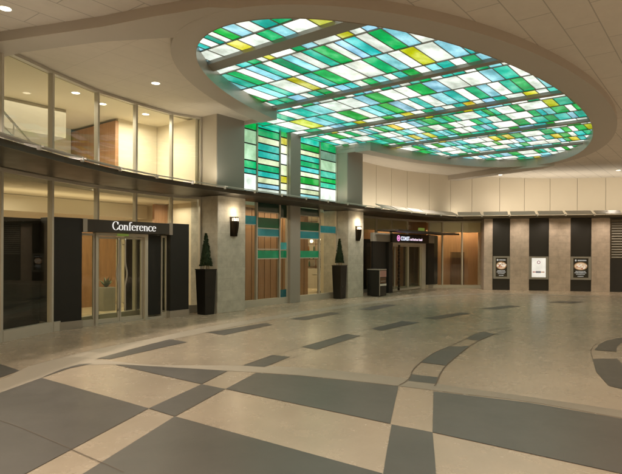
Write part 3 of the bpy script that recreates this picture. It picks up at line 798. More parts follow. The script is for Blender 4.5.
# doors and sidelights
dn = 11.02
def glazed_panel(root, s0, s1, z0, z1, nn, name='door_leaf', fw=.045, handle=None):
    mb = MB()
    sbox(mb, s0, s0+fw, nn, nn+.05, z0, z1); sbox(mb, s1-fw, s1, nn, nn+.05, z0, z1)
    sbox(mb, s0+fw, s1-fw, nn+.002, nn+.048, z0, z0+.09); sbox(mb, s0+fw, s1-fw, nn+.002, nn+.048, z1-.05, z1)
    p = mb.build(name, M_mull, root)
    mb = MB(); sbox(mb, s0+fw, s1-fw, nn+.02, nn+.03, z0+.09, z1-.05); mb.build('pane', M_door, p)
    if handle is not None:
        mb = MB(); pts = []
        for k in range(25):
            u = k/24; off = .05*math.sin(PI*max(0, min(1, (u-.32)/.36)))**2 if .32 < u < .68 else 0
            pts.append(W(handle + (-off if handle > (s0+s1)/2 else off), nn-.09, .28+u*1.68))
        mb.tube(pts, .022)
        for z in (.45, 1.8): mb.bar(W(handle, nn-.09, z), W(handle, nn+.0, z), .02, .02)
        mb.build('handle', M_silver, p)
    return p
glazed_panel(por, 6.08, 6.42, .05, 2.04, dn, 'side_light', .03)
glazed_panel(por, 6.50, 7.06, .03, 1.98, dn+.04, 'door_leaf', .04, 6.98)
glazed_panel(por, 7.07, 7.68, .03, 1.98, dn+.04, 'door_leaf', .04, 7.15)
glazed_panel(por, 8.20, 8.355, .05, 2.04, dn, 'side_light', .025)
mb = MB(); sbox(mb, 7.80, 8.19, dn+.02, dn+.07, .10, 2.04); mb.build('black_panel', M_black, por)
mb = MB(); sbox(mb, 6.43, 6.49, dn-.04, dn+.10, 0, 2.06); sbox(mb, 7.70, 7.78, dn-.04, dn+.10, 0, 2.06); sbox(mb, 6.49, 7.70, dn-.04, dn+.10, 1.99, 2.06); sbox(mb, 6.06, 6.43, dn+.0, dn+.06, 0, .05); sbox(mb, 7.78, 8.36, dn+.0, dn+.06, 0, .05); sbox(mb, 6.49, 7.70, dn-.02, dn+.1, 0, .025)
mb.build('door_frame', M_mull, por)
mb = MB(); sbox(mb, 6.95, 7.22, dn-.09, dn-.04, 2.0, 2.045); mb.build('door_sensor', M_green, por)

# ------------------------------------------------------------------ hotel entrance (far)
hot = thing('hotel_entrance', 'dark hotel entrance portal with thin flat roof and lit COAST sign', 'entrance', W(21.4, 10.9), TH)
hn = 10.72
mb = MB(); sbox(mb, 17.95, 19.32, hn+.1, hn+.2, .05, 2.08); sbox(mb, 19.0, 19.34, hn, hn+.5, 0, 2.05); mb.build('side_panel', M_black, hot)
mb = MB(); sbox(mb, 22.62, 23.62, hn-.02, hn+.35, .17, 2.45); p = mb.build('pillar', M_black, hot)
mb = MB(); sbox(mb, 22.61, 23.63, hn-.03, hn+.36, 0, .17); mb.build('skirting', M_silver, p)
mb = MB(); sbox(mb, 19.25, 22.62, hn-.03, hn+.25, 2.06, 2.42); sb = mb.build('sign_board', M_blackgl, hot)
mb = MB(); sbox(mb, 22.63, 23.2, hn-.045, hn-.021, 2.08, 2.42); mb.build('trim_panel', M_greymetal, hot)
mb = MB(); sbox(mb, 17.9, 19.25, hn+.08, hn+.2, 2.08, 2.42); mb.build('clear_over_panel', M_greymetal, hot)
mb = MB(); mb.prism(sw([(18.0,9.75),(23.9,9.75),(23.9,10.68),(18.0,10.68)]), 2.47, 2.53); mb.build('flat_roof', M_canopy, hot)
glazed_panel(hot, 19.36, 19.75, .03, 1.95, hn+.12, 'side_light', .04)
glazed_panel(hot, 19.8, 21.0, .03, 1.95, hn+.16, 'door_leaf', .05)
glazed_panel(hot, 21.01, 22.2, .03, 1.95, hn+.16, 'door_leaf', .05)
mb = MB(); sbox(mb, 22.2, 22.6, hn+.1, hn+.25, 0, 2.06); sbox(mb, 19.34, 22.2, hn+.08, hn+.26, 1.96, 2.06); mb.build('door_frame', M_mull, hot)
mb = MB()
for k in range(14):
    sbox(mb, 19.62 + (.03 if k % 2 else 0), 19.72 + (.03 if k % 2 else 0), hn-.12, hn-.07, .08+k*.135, .08+(k+1)*.135-.012)
mb.build('stepped_pull', M_bronze, hot)
def text_mesh(txt, size, place, root, name, mt, depth=.01):
    cu = bpy.data.curves.new('t', 'FONT'); cu.body = txt; cu.size = size; cu.resolution_u = 3
    ob = bpy.data.objects.new('t', cu); col.objects.link(ob)
    bpy.context.view_layer.update()
    me = bpy.data.meshes.new_from_object(ob.evaluated_get(bpy.context.evaluated_depsgraph_get()))
    bpy.data.objects.remove(ob); mb = MB()
    n_ = len(me.vertices); front = [place(v.co.x, v.co.y, depth) for v in me.vertices]; back = [place(v.co.x, v.co.y, 0) for v in me.vertices]
    w = max(v.co.x for v in me.vertices)
    fs = [tuple(p.vertices) for p in me.polygons]
    ec = {}
    for f in fs:
        for a, b in zip(f, f[1:]+f[:1]): ec[(min(a,b), max(a,b))] = ec.get((min(a,b), max(a,b)), 0)+1
    side = [(a, b, b+n_, a+n_) for (a, b), c in ec.items() if c == 1]
    mb.add(front+back, fs+side); mb.build(name, mt, root); return w
M_pink = emis('lit pink', (.85, .30, .62), 1.1); M_palepink = emis('lit pale pink', (.92, .70, .84), 1.0); M_cool = emis('lit cool white', (.80, .85, 1.0), 1.3)
def ring_logo(mb, cu, cz, r, place, w=.2, d=.012, k=24):
    for i in range(k):
        a0, a1 = 2*PI*i/k, 2*PI*(i+1)/k
        c = [(cu+r*math.cos(a), cz+r*math.sin(a)) for a in (a0, a1)] + [(cu+r*(1-w)*math.cos(a), cz+r*(1-w)*math.sin(a)) for a in (a1, a0)]
        mb.hexa([place(*q, 0) for q in c]+[place(*q, d) for q in c])
def hpl(u, z, d): return W(19.25+u, hn-.031-d, z)
w1 = text_mesh('COAST', .24, lambda x, y, d: hpl(.70+x, 2.155+y, d), sb, 'lettering', M_cool)
ww = w1
for wd in ('coal', 'harbour', 'hotel'):
    ww += .05 + text_mesh(wd, .15, lambda x, y, d: hpl(.70+ww+.03+x*1.05, 2.165+y, d), sb, 'small_lettering', M_palepink)*1.05
mb = MB(); ring_logo(mb, .50, 2.24, .125, hpl, .28); ring_logo(mb, .50, 2.24, .05, hpl, .5); mb.build('logo', M_pink, sb)
gb = thing('green_lamp_box', 'small yellow-green lit box just above the flat roof of the hotel entrance', 'lamp box', W(21.05, 10.3, 2.54), TH)
mb = MB(); sbox(mb, 20.85, 21.25, 10.24, 10.34, 2.56, 2.70); mb.build('lit_face', M_green, gb); mb = MB(); sbox(mb, 20.92, 21.18, 10.25, 10.33, 2.531, 2.56); mb.build('base', M_mulldk, gb)

# ------------------------------------------------------------------ poster wall (far right)
slope = -.1923; RZP = math.atan(slope)
def pY(px): return 25.3/(1+.1923*(px-311)/F)
def pP(px): y = pY(px); return Vector(((px-311)/F*y, y, 0))
P0 = pP(484); tP = Vector((math.cos(RZP), math.sin(RZP), 0))
def pu(px): return (pP(px)-P0).dot(tP)
MP = Matrix.Translation(P0) @ Matrix.Rotation(RZP, 4, 'Z')
pw = thing('poster_wall', 'stone piers with black panels between them under the far right canopy', 'wall', P0, RZP)
def pbox(mb, u0, u1, y0, y1, z0, z1, mt=None): return mb.box(u0, u1, y0, y1, z0, z1, mt, MP)
piers = [(484,492.5),(510,529),(549,570.5),(591.5,610)]
blacks = [(492.5,510),(529,549),(570.5,591.5)]
for a, b in piers:
    mb = MB(); pbox(mb, pu(a), pu(b), 0, .8, 0, 3.17); mb.build('stone_pier', M_stonewarm, pw)
for a, b in blacks:
    mb = MB(); pbox(mb, pu(a)+.001, pu(b)-.001, .06, .7, 0, 3.168); mb.build('black_panel', M_black, pw)
mb = MB(); mb.strip([MP @ Vector((pu(484)+.02, 0.1, 0)), MP @ Vector((pu(484)+.02, 2.5, 0))], [MP @ Vector((pu(484)+.1, .1, 0)), MP @ Vector((pu(484)+.1, 2.5, 0))], 0, 3.16); mb.build('return_wall', M_stonewarm, pw)
lv = thing('louvre_door', 'black door with horizontal grey louvres over it at the far right edge', 'louvre door', pP(615), RZP)
u0 = pu(610.3); u1 = pu(650)
mb = MB(); pbox(mb, u0, u1, .05, .12, 0, 1.42); mb.build('door_panel', M_black, lv)
mb = MB()
for k in range(15):
    z = 1.46+k*.112
    mb.hexa([MP @ Vector(p) for p in ((u0+.05,.03,z),(u1-.05,.03,z),(u1-.05,.11,z+.05),(u0+.05,.11,z+.05),(u0+.05,.03,z+.02),(u1-.05,.03,z+.02),(u1-.05,.11,z+.07),(u0+.05,.11,z+.07))])
mb.build('louvres', M_greymetal, lv)
mb = MB(); pbox(mb, u0, u0+.05, 0, .14, 1.42, 3.15); pbox(mb, u1-.05, u1, 0, .14, 1.42, 3.15); pbox(mb, u0+.05, u1-.05, .12, .14, 1.42, 3.15); mb.build('frame', M_mulldk, lv)
mb = MB(); mb.strip([pP(650), Vector((18.2,20.2,0)), Vector((21.5,16.5,0)), Vector((23,10,0)), Vector((23,4,0))], [pP(650)+Vector((.1,.4,0)), Vector((18.5,20.5,0)), Vector((21.9,16.7,0)), Vector((23.4,10,0)), Vector((23.4,4,0))], 0, 3.16)
tag(mb.build('side_wall', M_stonewarm, origin=Vector((18.2,20.2,0))), 'warm stone wall continuing beyond the louvre door, right of the frame', 'wall')
def poster(a, b, label, kind):
    ua, ub = pu(a), pu(b); um = (ua+ub)/2; z0, z1 = .50, 1.50
    r = thing('poster', label, 'poster', MP @ Vector((um, .05, z0)), RZP, 'framed posters on the black panels')
    w = ub-ua
    mb = MB(); fw = .09
    pbox(mb, ua-.06, ua+fw-.04, -.0, .058, z0, z1); pbox(mb, ub-fw+.04, ub+.06, -.0, .058, z0, z1)
    pbox(mb, ua+fw-.04, ub-fw+.04, 0.002, .056, z0, z0+.09); pbox(mb, ua+fw-.04, ub-fw+.04, 0.002, .056, z1-.07, z1)
    mb.build('frame', mat('grey poster frame', (.27,.27,.25), .45, .1), r)
    x0, x1 = ua+fw-.04, ub-fw+.04
    def pl(u, z, d): return MP @ Vector((u, .03-d, z))
    mb = MB(); pbox(mb, x0, x1, .03, .055, z0+.09, z1-.07)
    if kind == 'white':
        mb.build('sheet', emis('emissive cream poster', (.95, .88, .74), .85, .12, 3), r)  # poster sheet has its own emission
        mb = MB(); ring_logo(mb, um, 1.24, .07, pl, .3, .004); mb.build('logo', mat('magenta ink', (.45, .05, .28), .5), r)
        cols = [mat('red ink', (.60, .10, .08), .5), mat('navy ink', (.03, .03, .14), .5), mat('orange ink', (.62, .22, .06), .5)]
        w_ = x1-x0
        for i, (f0, f1, c, hh) in enumerate(((.08,.30,0,.05),(.31,.66,1,.085),(.67,.92,2,.045))):
            mb = MB(); nseg = 4
            for k in range(nseg):
                q0 = x0+w_*(f0+(f1-f0)*k/nseg); q1 = x0+w_*(f0+(f1-f0)*(k+.8)/nseg); zc = .815
                mb.hexa([pl(q0,zc-hh/2,0),pl(q1,zc-hh/2,0),pl(q1,zc+hh/2,0),pl(q0,zc+hh/2,0),pl(q0,zc-hh/2,.003),pl(q1,zc-hh/2,.003),pl(q1,zc+hh/2,.003),pl(q0,zc+hh/2,.003)])
            mb.build('text_line', cols[c], r)
    else:
        mb.build('sheet', mat('black poster stock', (.010, .011, .009), .35), r)
        rr = random.Random(5 if kind == 'a' else 9)
        tones = [emis('emissive dough %s' % kind, (.80, .55, .33), .75), emis('emissive cream %s' % kind, (.95, .86, .70), .8), emis('emissive tomato %s' % kind, (.60, .20, .12), .6), emis('emissive crust %s' % kind, (.50, .28, .12), .6)]  # print colours are emissive
        mb = MB(); R_ = (x1-x0)*.45
        cz = 1.09
        def disc(cu_, cz_, rx, rz_, d0, d1, mt, k=18):
            pts = [(cu_+rx*math.cos(2*PI*i/k), cz_+rz_*math.sin(2*PI*i/k)) for i in range(k)]
            pts = [(max(x0+.005, min(x1-.005, q[0])), q[1]) for q in pts]
            vs = [pl(*q, d0) for q in pts]+[pl(*q, d1) for q in pts]
            mb.add(vs, [tuple(range(k, 2*k))]+[(i, (i+1) % k, k+(i+1) % k, k+i) for i in range(k)], mt)
        disc(um, cz, R_, .175, 0, .002, tones[3], 26); disc(um, cz, R_*.86, .145, .002, .0035, tones[0], 26)
        for k in range(22):
            a = rr.uniform(0, 2*PI); q = rr.uniform(.2, .8); t_ = rr.choice([1, 1, 2, 3, 0] if kind == 'a' else [1, 0, 2, 1, 0])
            disc(um+R_*q*math.cos(a), cz+.15*q*math.sin(a), rr.uniform(.025,.06), rr.uniform(.015,.035), .0035, .0045+k*.0001, tones[t_], 9)
        mb.build('food_picture', None, r)
        tw = emis('emissive print %s' % kind, (.80, .76, .66), .55)
        lines = [(1.335,.05,.30,.90,6),(.86,.03,.16,.84,9),(.80,.035,.10,.90,8),(.735,.025,.20,.80,8),(.65,.03,.30,.70,5)]
        w_ = x1-x0
        for zc, hh, f0, f1, k_ in lines:
            mb = MB()
            for k in range(k_):
                q0 = x0+w_*(f0+(f1-f0)*k/k_); q1 = x0+w_*(f0+(f1-f0)*(k+rr.uniform(.6,.85))/k_)
                mb.hexa([pl(q0,zc-hh/2,0),pl(q1,zc-hh/2,0),pl(q1,zc+hh/2,0),pl(q0,zc+hh/2,0),pl(q0,zc-hh/2,.003),pl(q1,zc-hh/2,.003),pl(q1,zc+hh/2,.003),pl(q0,zc+hh/2,.003)])
            mb.build('text_line', tw, r)
        mb = MB(); disc(x0+w_*.17, 1.335, .035, .045, 0, .003, tw, 10); mb.build('emblem', tw, r)
poster(494.6, 508.4, 'black food poster in a silver frame, nearest the wood-panelled shop window', 'a')
poster(530.6, 547.2, 'cream white poster with a small pink ring, between the two black posters', 'white')
poster(572.2, 589.8, 'black food poster in a silver frame, nearest the louvre door', 'b')

# ------------------------------------------------------------------ sconces, planters, topiary, bin
def sconce(s, label):
    o = thing('wall_sconce', label, 'wall lamp', W(s, 10.66, 2.07), TH, 'bronze sconces on the stone columns')
    mb = MB()
    prof = [(.015,0),(.075,.02),(.10,.09),(.125,.22),(.135,.34),(.138,.42)]
    mb.lathe(prof, (0,0,0), 20, None, PI, 2*PI)
    for k in range(7):
        a = PI+PI*(k+.5)/7; mb.tube([(r_*1.04*math.cos(a), r_*1.04*math.sin(a), z) for r_, z in prof], .009)
    v = [WM[o] @ p for p in mb.v]; mb.v = v; mb.build('bronze_bowl', M_bronze, o)
    mb = MB(); mb.box(-.13, .13, -.02, 0, .0, .52); mb.v = [WM[o] @ p for p in mb.v]; mb.build('back_plate', M_bronze, o)
    for sx in (-1, 1):
        mb = MB(); mb.lathe([(.0,.40),(.038,.41),(.042,.45),(.034,.50),(.0,.51)], (sx*.062,-.075,0), 12); mb.v = [WM[o] @ p for p in mb.v]; mb.build('lamp', M_lamp, o)
    mb = MB(); mb.tube([(.138*math.cos(PI+PI*k/16), .138*math.sin(PI+PI*k/16), .52) for k in range(17)], .012)
    for k in (0, 4, 8, 12, 16): a = PI+PI*k/16; mb.bar((.137*math.cos(a), .137*math.sin(a), .41), (.137*math.cos(a), .137*math.sin(a), .52), .014, .014)
    mb.v = [WM[o] @ p for p in mb.v]; mb.build('rim', M_bronze, o)
    light('POINT', 'sconce light', W(s, 10.66-.16, 2.74), 4, (1,.78,.5), .06)
sconce(10.30, 'bronze two-lamp wall sconce on the column next to the conference entrance')
sconce(16.58, 'bronze two-lamp wall sconce on the column above the black litter bin')
def planter(s, n, lab_p, lab_t, seed):
    o = thing('planter', lab_p, 'planter', W(s, n), TH, 'tall black planters by the columns')
    mb = MB(); a, b = .155, .195
    vs = [(-a,-a,0),(a,-a,0),(a,a,0),(-a,a,0),(-b,-b,1.16),(b,-b,1.16),(b,b,1.16),(-b,b,1.16)]
    mb.hexa([WM[o] @ Vector(p) for p in vs]); mb.build('tub', M_blackgl, o, .008)
    mb = MB(); mb.box(-b-.006,b+.006,-b-.006,b+.006,1.162,1.19); mb.v = [WM[o] @ p for p in mb.v]; mb.build('rim', M_blackgl, o)
    t = thing('topiary', lab_t, 'topiary', W(s, n, 1.19), TH, 'clipped cone topiaries in the tall planters')
    mb = MB()
    for dx, dy in ((-.08,0),(.07,.05),(.03,-.08)): mb.tube([(dx,dy,0),(dx*.5,dy*.5,.16)], .014)
    mb.v = [WM[t] @ p for p in mb.v]; mb.build('stems', M_bark, t)
    rr = random.Random(seed); mb = MB()
    mb.lathe([(.0,.09),(.11,.10),(.125,.16),(.09,.42),(.045,.7),(.008,.92)], (0,0,0), 14, M_topiary)
    for k in range(1500):
        u = rr.random()**1.35; z = .08+u*.86; rad = (.140*(1-u)**.9+.010)*rr.uniform(.85, 1.10); a_ = rr.uniform(0, 2*PI)
        c = Vector((rad*math.cos(a_), rad*math.sin(a_), z)); d = Vector((math.cos(a_), math.sin(a_), rr.uniform(-.2,.9))).normalized()
        e = d.cross(Vector((rr.uniform(-1,1), rr.uniform(-1,1), rr.uniform(-1,1)))).normalized(); g = rr.uniform(.016,.032)
        mb.add([c-e*g*.45, c+d*g*1.2, c+e*g*.45, c-d*g*.4], [(0,1,2,3)], M_topiary)
    mb.v = [WM[t] @ p for p in mb.v]; mb.build('foliage', None, t)
planter(9.44, 10.80, 'tall black planter beside the stone column next to the conference entrance', 'dark clipped cone topiary in the planter next to the conference entrance', 3)
planter(15.62, 10.80, 'tall black planter in front of the centre bay, beside the right stone column', 'dark clipped cone topiary in the planter in front of the centre bay', 4)
bn = thing('litter_bin', 'black cabinet bin with silver and pink notice panel near the hotel entrance', 'litter bin', W(17.45, 10.35), TH)
mb = MB(); sbox(mb, 17.2, 17.72, 10.1, 10.62, .03, .98); mb.build('body', M_blackgl, bn, .008)
mb = MB(); sbox(mb, 17.19, 17.73, 10.09, 10.63, .985, 1.02); mb.build('top', M_silver, bn, .006)
mb = MB(); sbox(mb, 17.24, 17.70, 10.085, 10.098, .73, .965); mb.build('notice', M_pinkpaper, bn)
mb = MB(); sbox(mb, 17.24, 17.70, 10.08, 10.098, .40, .47); mb.build('slot_trim', M_white, bn)
mb = MB(); sbox(mb, 17.26, 17.68, 10.094, 10.099, .50, .70); mb.build('opening', M_wooddk, bn)
mb = MB(); sbox(mb, 17.30, 17.64, 10.086, 10.093, .56, .585); mb.build('handle', M_silver, bn)
mb = MB(); sbox(mb, 17.205, 17.23, 10.085, 10.1, .04, .97); mb.build('edge_trim', M_silver, bn)

# ------------------------------------------------------------------ interiors
inter = []
def room(name, label, parts):
    r = thing(name, label, 'wall', parts[0][1], TH)
def iwall(name, label, s0, s1, n0, n1, z0, z1, m, cat='wall'):
    mb = MB(); c = W((s0+s1)/2, (n0+n1)/2, z0); sbox(mb, s0, s1, n0, n1, z0, z1)
    me = mb.build(name, m, origin=c); tag(me, label, cat); return me
# floors and ceilings (setting)
def slab(name, poly, z0, z1, m):
    mb = MB(); mb.prism(sw(poly), z0, z1); tag(mb.build(name, m), kind='structure')
inL = [(p[0], p[1]+.13) for p in KN[1:]]
slab('interior_floor', inL+[(10.7,11.75),(16.0,11.75),(17.0,11.62),(19.47,11.75),(21.75,11.5),(23.03,11.0),(24.22,10.5),(25.2,10.2),(26,13),(26,19),(-2,19)], .005, .02, M_intfloor)
slab('interior_ceiling', inL+[(10.7,11.75),(10.7,19),(-2,19)], 3.02, 3.22, M_beige)
slab('interior_ceiling', [(10.75,11.80),(16.0,11.80),(16.0,19),(10.75,19)], 3.12, 3.3, M_beige)
slab('interior_ceiling', [(17.02,11.7),(19.47,11.72),(21.75,11.45),(23.03,11.0),(24.22,10.5),(25.4,10.0),(27,13),(26,19),(17.02,19)], 3.13, 3.22, M_beige)
slab('interior_floor', inL+[(10.7,11.75),(10.7,19),(-2,19)], 3.25, 3.30, M_beige2)
slab('interior_ceiling', inL[:-1]+[(9.7,11.78),(9.7,19),(-2,19)], 5.28, 5.33, M_beige)
# ground floor, left
iwall('interior_wall', 'pale back wall of the conference lobby seen over the portal', -2, 10.7, 17.6, 17.7, .02, 3.02, M_beige)
iwall('interior_wall', 'cream side wall between the conference lobby and the stone column', 9.82, 9.95, 11.8, 17.6, .02, 3.02, M_beige)
iwall('interior_partition', 'low black partition behind the glass left of the conference portal', 1.0, 5.95, 11.45, 11.55, .02, 2.33, M_black, 'partition').rotation_euler = (0, 0, .0)
iwall('wood_wall', 'orange wood wall inside the conference lobby behind the doors', 6.6, 9.2, 14.6, 14.7, .02, 2.35, M_wood2)
iwall('wood_wall', 'orange wood wall at the right end of the conference lobby', 9.35, 9.8, 12.9, 13.0, 1.9, 3.0, M_wood)
iwall('interior_partition', 'black panel behind the right conference door', 7.98, 9.0, 12.2, 12.28, .02, 2.15, M_black, 'partition')
iwall('interior_bulkhead', 'beige dropped bulkhead over the conference lobby', 5.4, 9.6, 13.6, 17.5, 2.62, 3.01, M_beige, 'bulkhead')
# agave planter inside
ag = thing('agave_planter', 'spiky green agave in a grey box planter behind the conference doors', 'planter', W(8.18, 13.45), TH)
mb = MB(); sbox(mb, 8.0, 8.36, 13.27, 13.63, .02, .66); mb.build('box', M_grayplant, ag, .01)
mb = MB(); rr = random.Random(2)
for k in range(16):
    a = 2*PI*k/16+rr.uniform(-.15,.15); l = rr.uniform(.22,.38); c = W(8.18, 13.45, .66); up = rr.uniform(.5,1.5)
    d = Vector((math.cos(a), math.sin(a), up)).normalized(); sd = d.cross(Vector((0,0,1))).normalized()*.03
    mb.add([c+sd, c+d*l*.5+sd*1.1, c+d*l, c+d*l*.5-sd*1.1, c-sd], [(0,1,2,3,4)]); 
mb.build('leaves', M_leaf, ag)
# upper floor, left
iwall('interior_wall', 'beige back wall of the upper lounge', -2, 8.2, 15.4, 15.5, 3.3, 5.28, M_beige)
iwall('wood_wall', 'orange wood wall in the upper lounge behind the windows', 8.22, 8.32, 13.1, 15.5, 3.3, 5.2, M_wood)
iwall('interior_wall', 'cream wall beside the wood wall in the upper lounge', 8.33, 9.60, 13.15, 13.25, 3.3, 5.28, M_beige)
iwall('interior_wall', 'cream end wall of the upper lounge next to the column', 9.61, 9.70, 11.45, 13.25, 3.3, 5.28, M_beige)
iwall('interior_bulkhead', 'dropped bulkhead in the upper lounge, its shade painted in grey-beige', -2, 7.0, 13.4, 15.3, 4.55, 5.27, M_beige2, 'bulkhead')  # darker plaster paints in the shaded wall seen here
st = thing('stair_rail', 'white stair railing sloping behind the leftmost upper window', 'railing', W(4.85, 11.3, 3.3), TH)
ra, rb2 = W(4.25, 11.25, 4.75), W(5.45, 11.35, 3.62)
mb = MB(); mb.bar(ra, rb2, .035, .035); mb.build('handrail', M_white, st)
mb = MB(); mb.bar(ra-Vector((0,0,.28)), rb2-Vector((0,0,.28)), .02, .02); mb.build('mid_rail', M_white, st)
for k in range(5):
    p = ra.lerp(rb2, k/4.2); mb = MB(); mb.bar(p, p-Vector((0,0,.6)), .02, .02); mb.build('baluster', M_white, st)
mb = MB(); mb.bar(ra-Vector((0,0,.6)), rb2-Vector((0,0,.6) if False else (0,0,.27)), .04, .06); mb.build('stringer', M_white, st)
# centre bay
iwall('wood_wall', 'orange wood wall behind the left half of the centre bay', 10.8, 15.85, 12.4, 12.5, .02, 3.1, M_wood)
mb = MB()
for k in range(16): sbox(mb, 10.95+k*.31, 10.956+k*.31, 12.385, 12.399, .02, 3.1)
o = mb.build('panel_joints', M_wooddk); o.parent = bpy.data.objects[[q.name for q in bpy.data.objects if q.get('label', '').startswith('orange wood wall behind the left half')][0]]
o.location = -o.parent.location
iwall('interior_wall', 'cream pillar wall behind the right edge of the centre bay', 16.05, 16.7, 11.78, 11.95, .02, 3.1, M_beige)

def wwall(name, label, x0, x1, y0, y1, z0, z1, m, cat='wall'):
    mb = MB(); c = Vector(((x0+x1)/2, (y0+y1)/2, z0)); mb.box(x0, x1, y0, y1, z0, z1)
    return tag(mb.build(name, m, origin=c), label, cat)
wwall('interior_wall', 'warm back wall of the restaurant seen through the centre bay', -4, 1.9, 25.6, 25.7, .02, 3.1, M_beige)
wwall('interior_wall', 'wall between the restaurant and the hotel lobby', 1.9, 2.0, 20.9, 27.5, .02, 3.1, M_beige)
sh = thing('restaurant_shelves', 'dark shelf unit with bottles inside the restaurant', 'shelves', (.6, 24.5, 0), 0)
mb = MB()
for z in (.95, 1.3, 1.65, 2.0): mb.box(-.6, 1.75, 24.4, 24.7, z, z+.03)
for x in (-.62, .2, 1.0, 1.75): mb.box(x, x+.04, 24.38, 24.72, .02, 2.3)
mb.build('shelf_frame', M_wooddk, sh)
mb = MB(); mb.box(-.6, 1.75, 24.0, 24.37, .02, .9); mb.build('counter', M_paleclad, sh)
rr = random.Random(8)
amb = [mat('amber bottle', (.30,.13,.03), .2), mat('green bottle', (.04,.12,.05), .2), mat('white crockery', (.7,.66,.58), .4)]
for k in range(30):
    z = (.98,1.33,1.68)[k % 3]; mb = MB(); mb.lathe([(0,0),(.04,0),(.04,.18),(.015,.23),(.015,.27),(0,.27)], (-.5+(k//3)*.215+rr.uniform(-.05,.05), 24.55, z), 8); mb.build('bottle', amb[rr.randrange(3)], sh)
for k, (x, y, z) in enumerate(((.02,22.3,2.1),(.35,23.4,2.2),(.72,22.6,2.0))):
    lp = thing('pendant_lamp', ('glowing globe pendant nearest the wood wall in the restaurant','glowing globe pendant in the middle of the restaurant','glowing globe pendant nearest the cream pillar in the restaurant')[k], 'pendant lamp', (x, y, z), 0, 'globe pendants in the restaurant')
    mb = MB(); mb.lathe([(0,-.07),(.05,-.05),(.07,0),(.05,.05),(0,.07)], (x, y, z), 12); mb.build('globe', M_lamp, lp)
    mb = MB(); mb.bar((x, y, z+.07), (x, y, 3.1), .012, .012); mb.build('cord', M_blackgl, lp)
tb = thing('dining_table', 'pale round dining table inside the restaurant', 'table', (.45, 21.9, 0), TH)
mb = MB(); mb.lathe([(0,.72),(.4,.72),(.4,.75),(0,.75)], (.45, 21.9, 0), 20); mb.build('table_top', M_paleclad, tb); mb = MB(); mb.lathe([(.22,.02),(.22,.04),(.03,.06),(.03,.72)], (.45, 21.9, 0), 12); mb.build('pedestal', M_blackgl, tb)
# far storefront interior

wwall('wood_wall', 'tall orange wood wall behind the far shop windows', 4.9, 9.4, 26.7, 26.8, .02, 3.13, M_wood)
wwall('wood_cabinet', 'low dark wood cabinet in front of the wood wall in the far shop', 6.95, 7.55, 26.3, 26.65, .02, 1.68, M_wooddk, 'cabinet')
wwall('interior_wall', 'right side wall of the far shop', 8.6, 8.7, 25.1, 26.7, .02, 3.13, M_wood2)
wwall('interior_bulkhead', 'beige bulkhead over the far shop windows', 5.6, 8.55, 25.25, 25.6, 2.62, 3.12, M_beige, 'bulkhead')
iwall('interior_bulkhead', 'beige bulkhead over the hotel lobby windows', 17.1, 22.9, 12.0, 12.5, 2.66, 3.12, M_beige, 'bulkhead')
wwall('interior_wall', 'dim brown wall inside the hotel entrance', 2.0, 5.6, 26.0, 26.1, .02, 3.12, M_wood2)
iwall('interior_partition', 'black screen behind the right hotel door', 21.9, 23.2, 11.5, 11.6, .02, 2.3, M_black, 'partition')
iwall('interior_partition', 'black screen left of the hotel entrance behind the glass', 17.1, 19.3, 11.75, 11.85, .02, 2.2, M_black, 'partition')
for nm, z0, z1, m_ in (('interior_floor', .004, .018, M_intfloor), ('interior_ceiling', 3.135, 3.2, M_beige)):
    mb = MB(); mb.prism([(7.9,25.12),(8.75,25.12),(9.4,28),(4,28),(5.7,25.6)], z0, z1); tag(mb.build(nm, m_), kind='structure')

# ------------------------------------------------------------------ downlights
dl = thing('downlight', 'x', 'downlight', (0,0,0), 0, 'recessed downlights')
mb = MB(); mb.lathe([(.085,0),(.11,-.008),(.115,0)], (0,0,0), 24); mb.build('trim', M_white, dl)
mb = MB(); mb.lathe([(0,-.002),(.086,-.002)], (0,0,0), 24); mb.build('lens', M_disc, dl)
first = [True]
def down(p, z, label, power=60, spot=110, col_=(1,.87,.73)):
    power *= 3.4 if z > 5.3 else 1.3
    loc = Vector((p[0], p[1], z-.001))
    if first[0]: dl.location = loc; dl['label'] = label; first[0] = False; o = dl
    else: o = dup(dl, loc, 0, label)
    if power: light('SPOT', 'downlight beam', loc-Vector((0,0,.02)), power, col_, .07, (0,0,0), spot)
    return o
def PZ(px, py, z):
    d = (z-EYE)*F/(HOR-py); return Vector(((px-311)/F*d, d, 0))
down(PZ(155,84,ZS), ZS, 'downlight in the pale soffit above the stone column', 150)
down(PZ(4,10,ZO), ZO, 'downlight in the grey ceiling at the top left corner', 190)
down(PZ(419,160.5,ZS), ZS, 'downlight in the far soffit left of the ring tail', 120)
down(PZ(376,168,ZS), ZS, 'downlight in the far soffit nearest the right stone column', 100) if False else None
down(PZ(500,174,ZO), ZO, 'downlight in the far ceiling just right of the ring tail', 6)
down(PZ(618,169,ZO), ZO, 'downlight in the far ceiling at the right edge', 30)
down(PZ(105,60,ZS), ZS, 'downlight in the pale soffit at its left end', 90) if False else None
for k, (x, y) in enumerate(((-4.6,3.2),(-1.6,2.2),(1.8,1.6),(5.2,1.8),(8.6,3.2),(12.2,6.0),(15.4,10.2),(15.8,15.5),(-3,-2),(3,-3),(9,-1.5))):  # unseen downlights added to brighten the forecourt
    down((x, y), ZO, 'added ceiling downlight over the forecourt, number not visible' if False else 'unseen ceiling downlight added to light the open forecourt', (370 if y > 5 else 150), 140)
down(PZ(68,84,5.28), 5.28, 'interior downlight nearest the left end of the upper lounge', 0) if False else None
for (px, py, lab) in ((75,94,'lounge downlight behind the second upper window'),(102,105,'lounge downlight at the mullion before the third upper window'),(145,115,'lounge downlight behind the fourth upper window')):
    down(PZ(px, py, 5.28), 5.28, lab, 80, 150, (1,.89,.70))
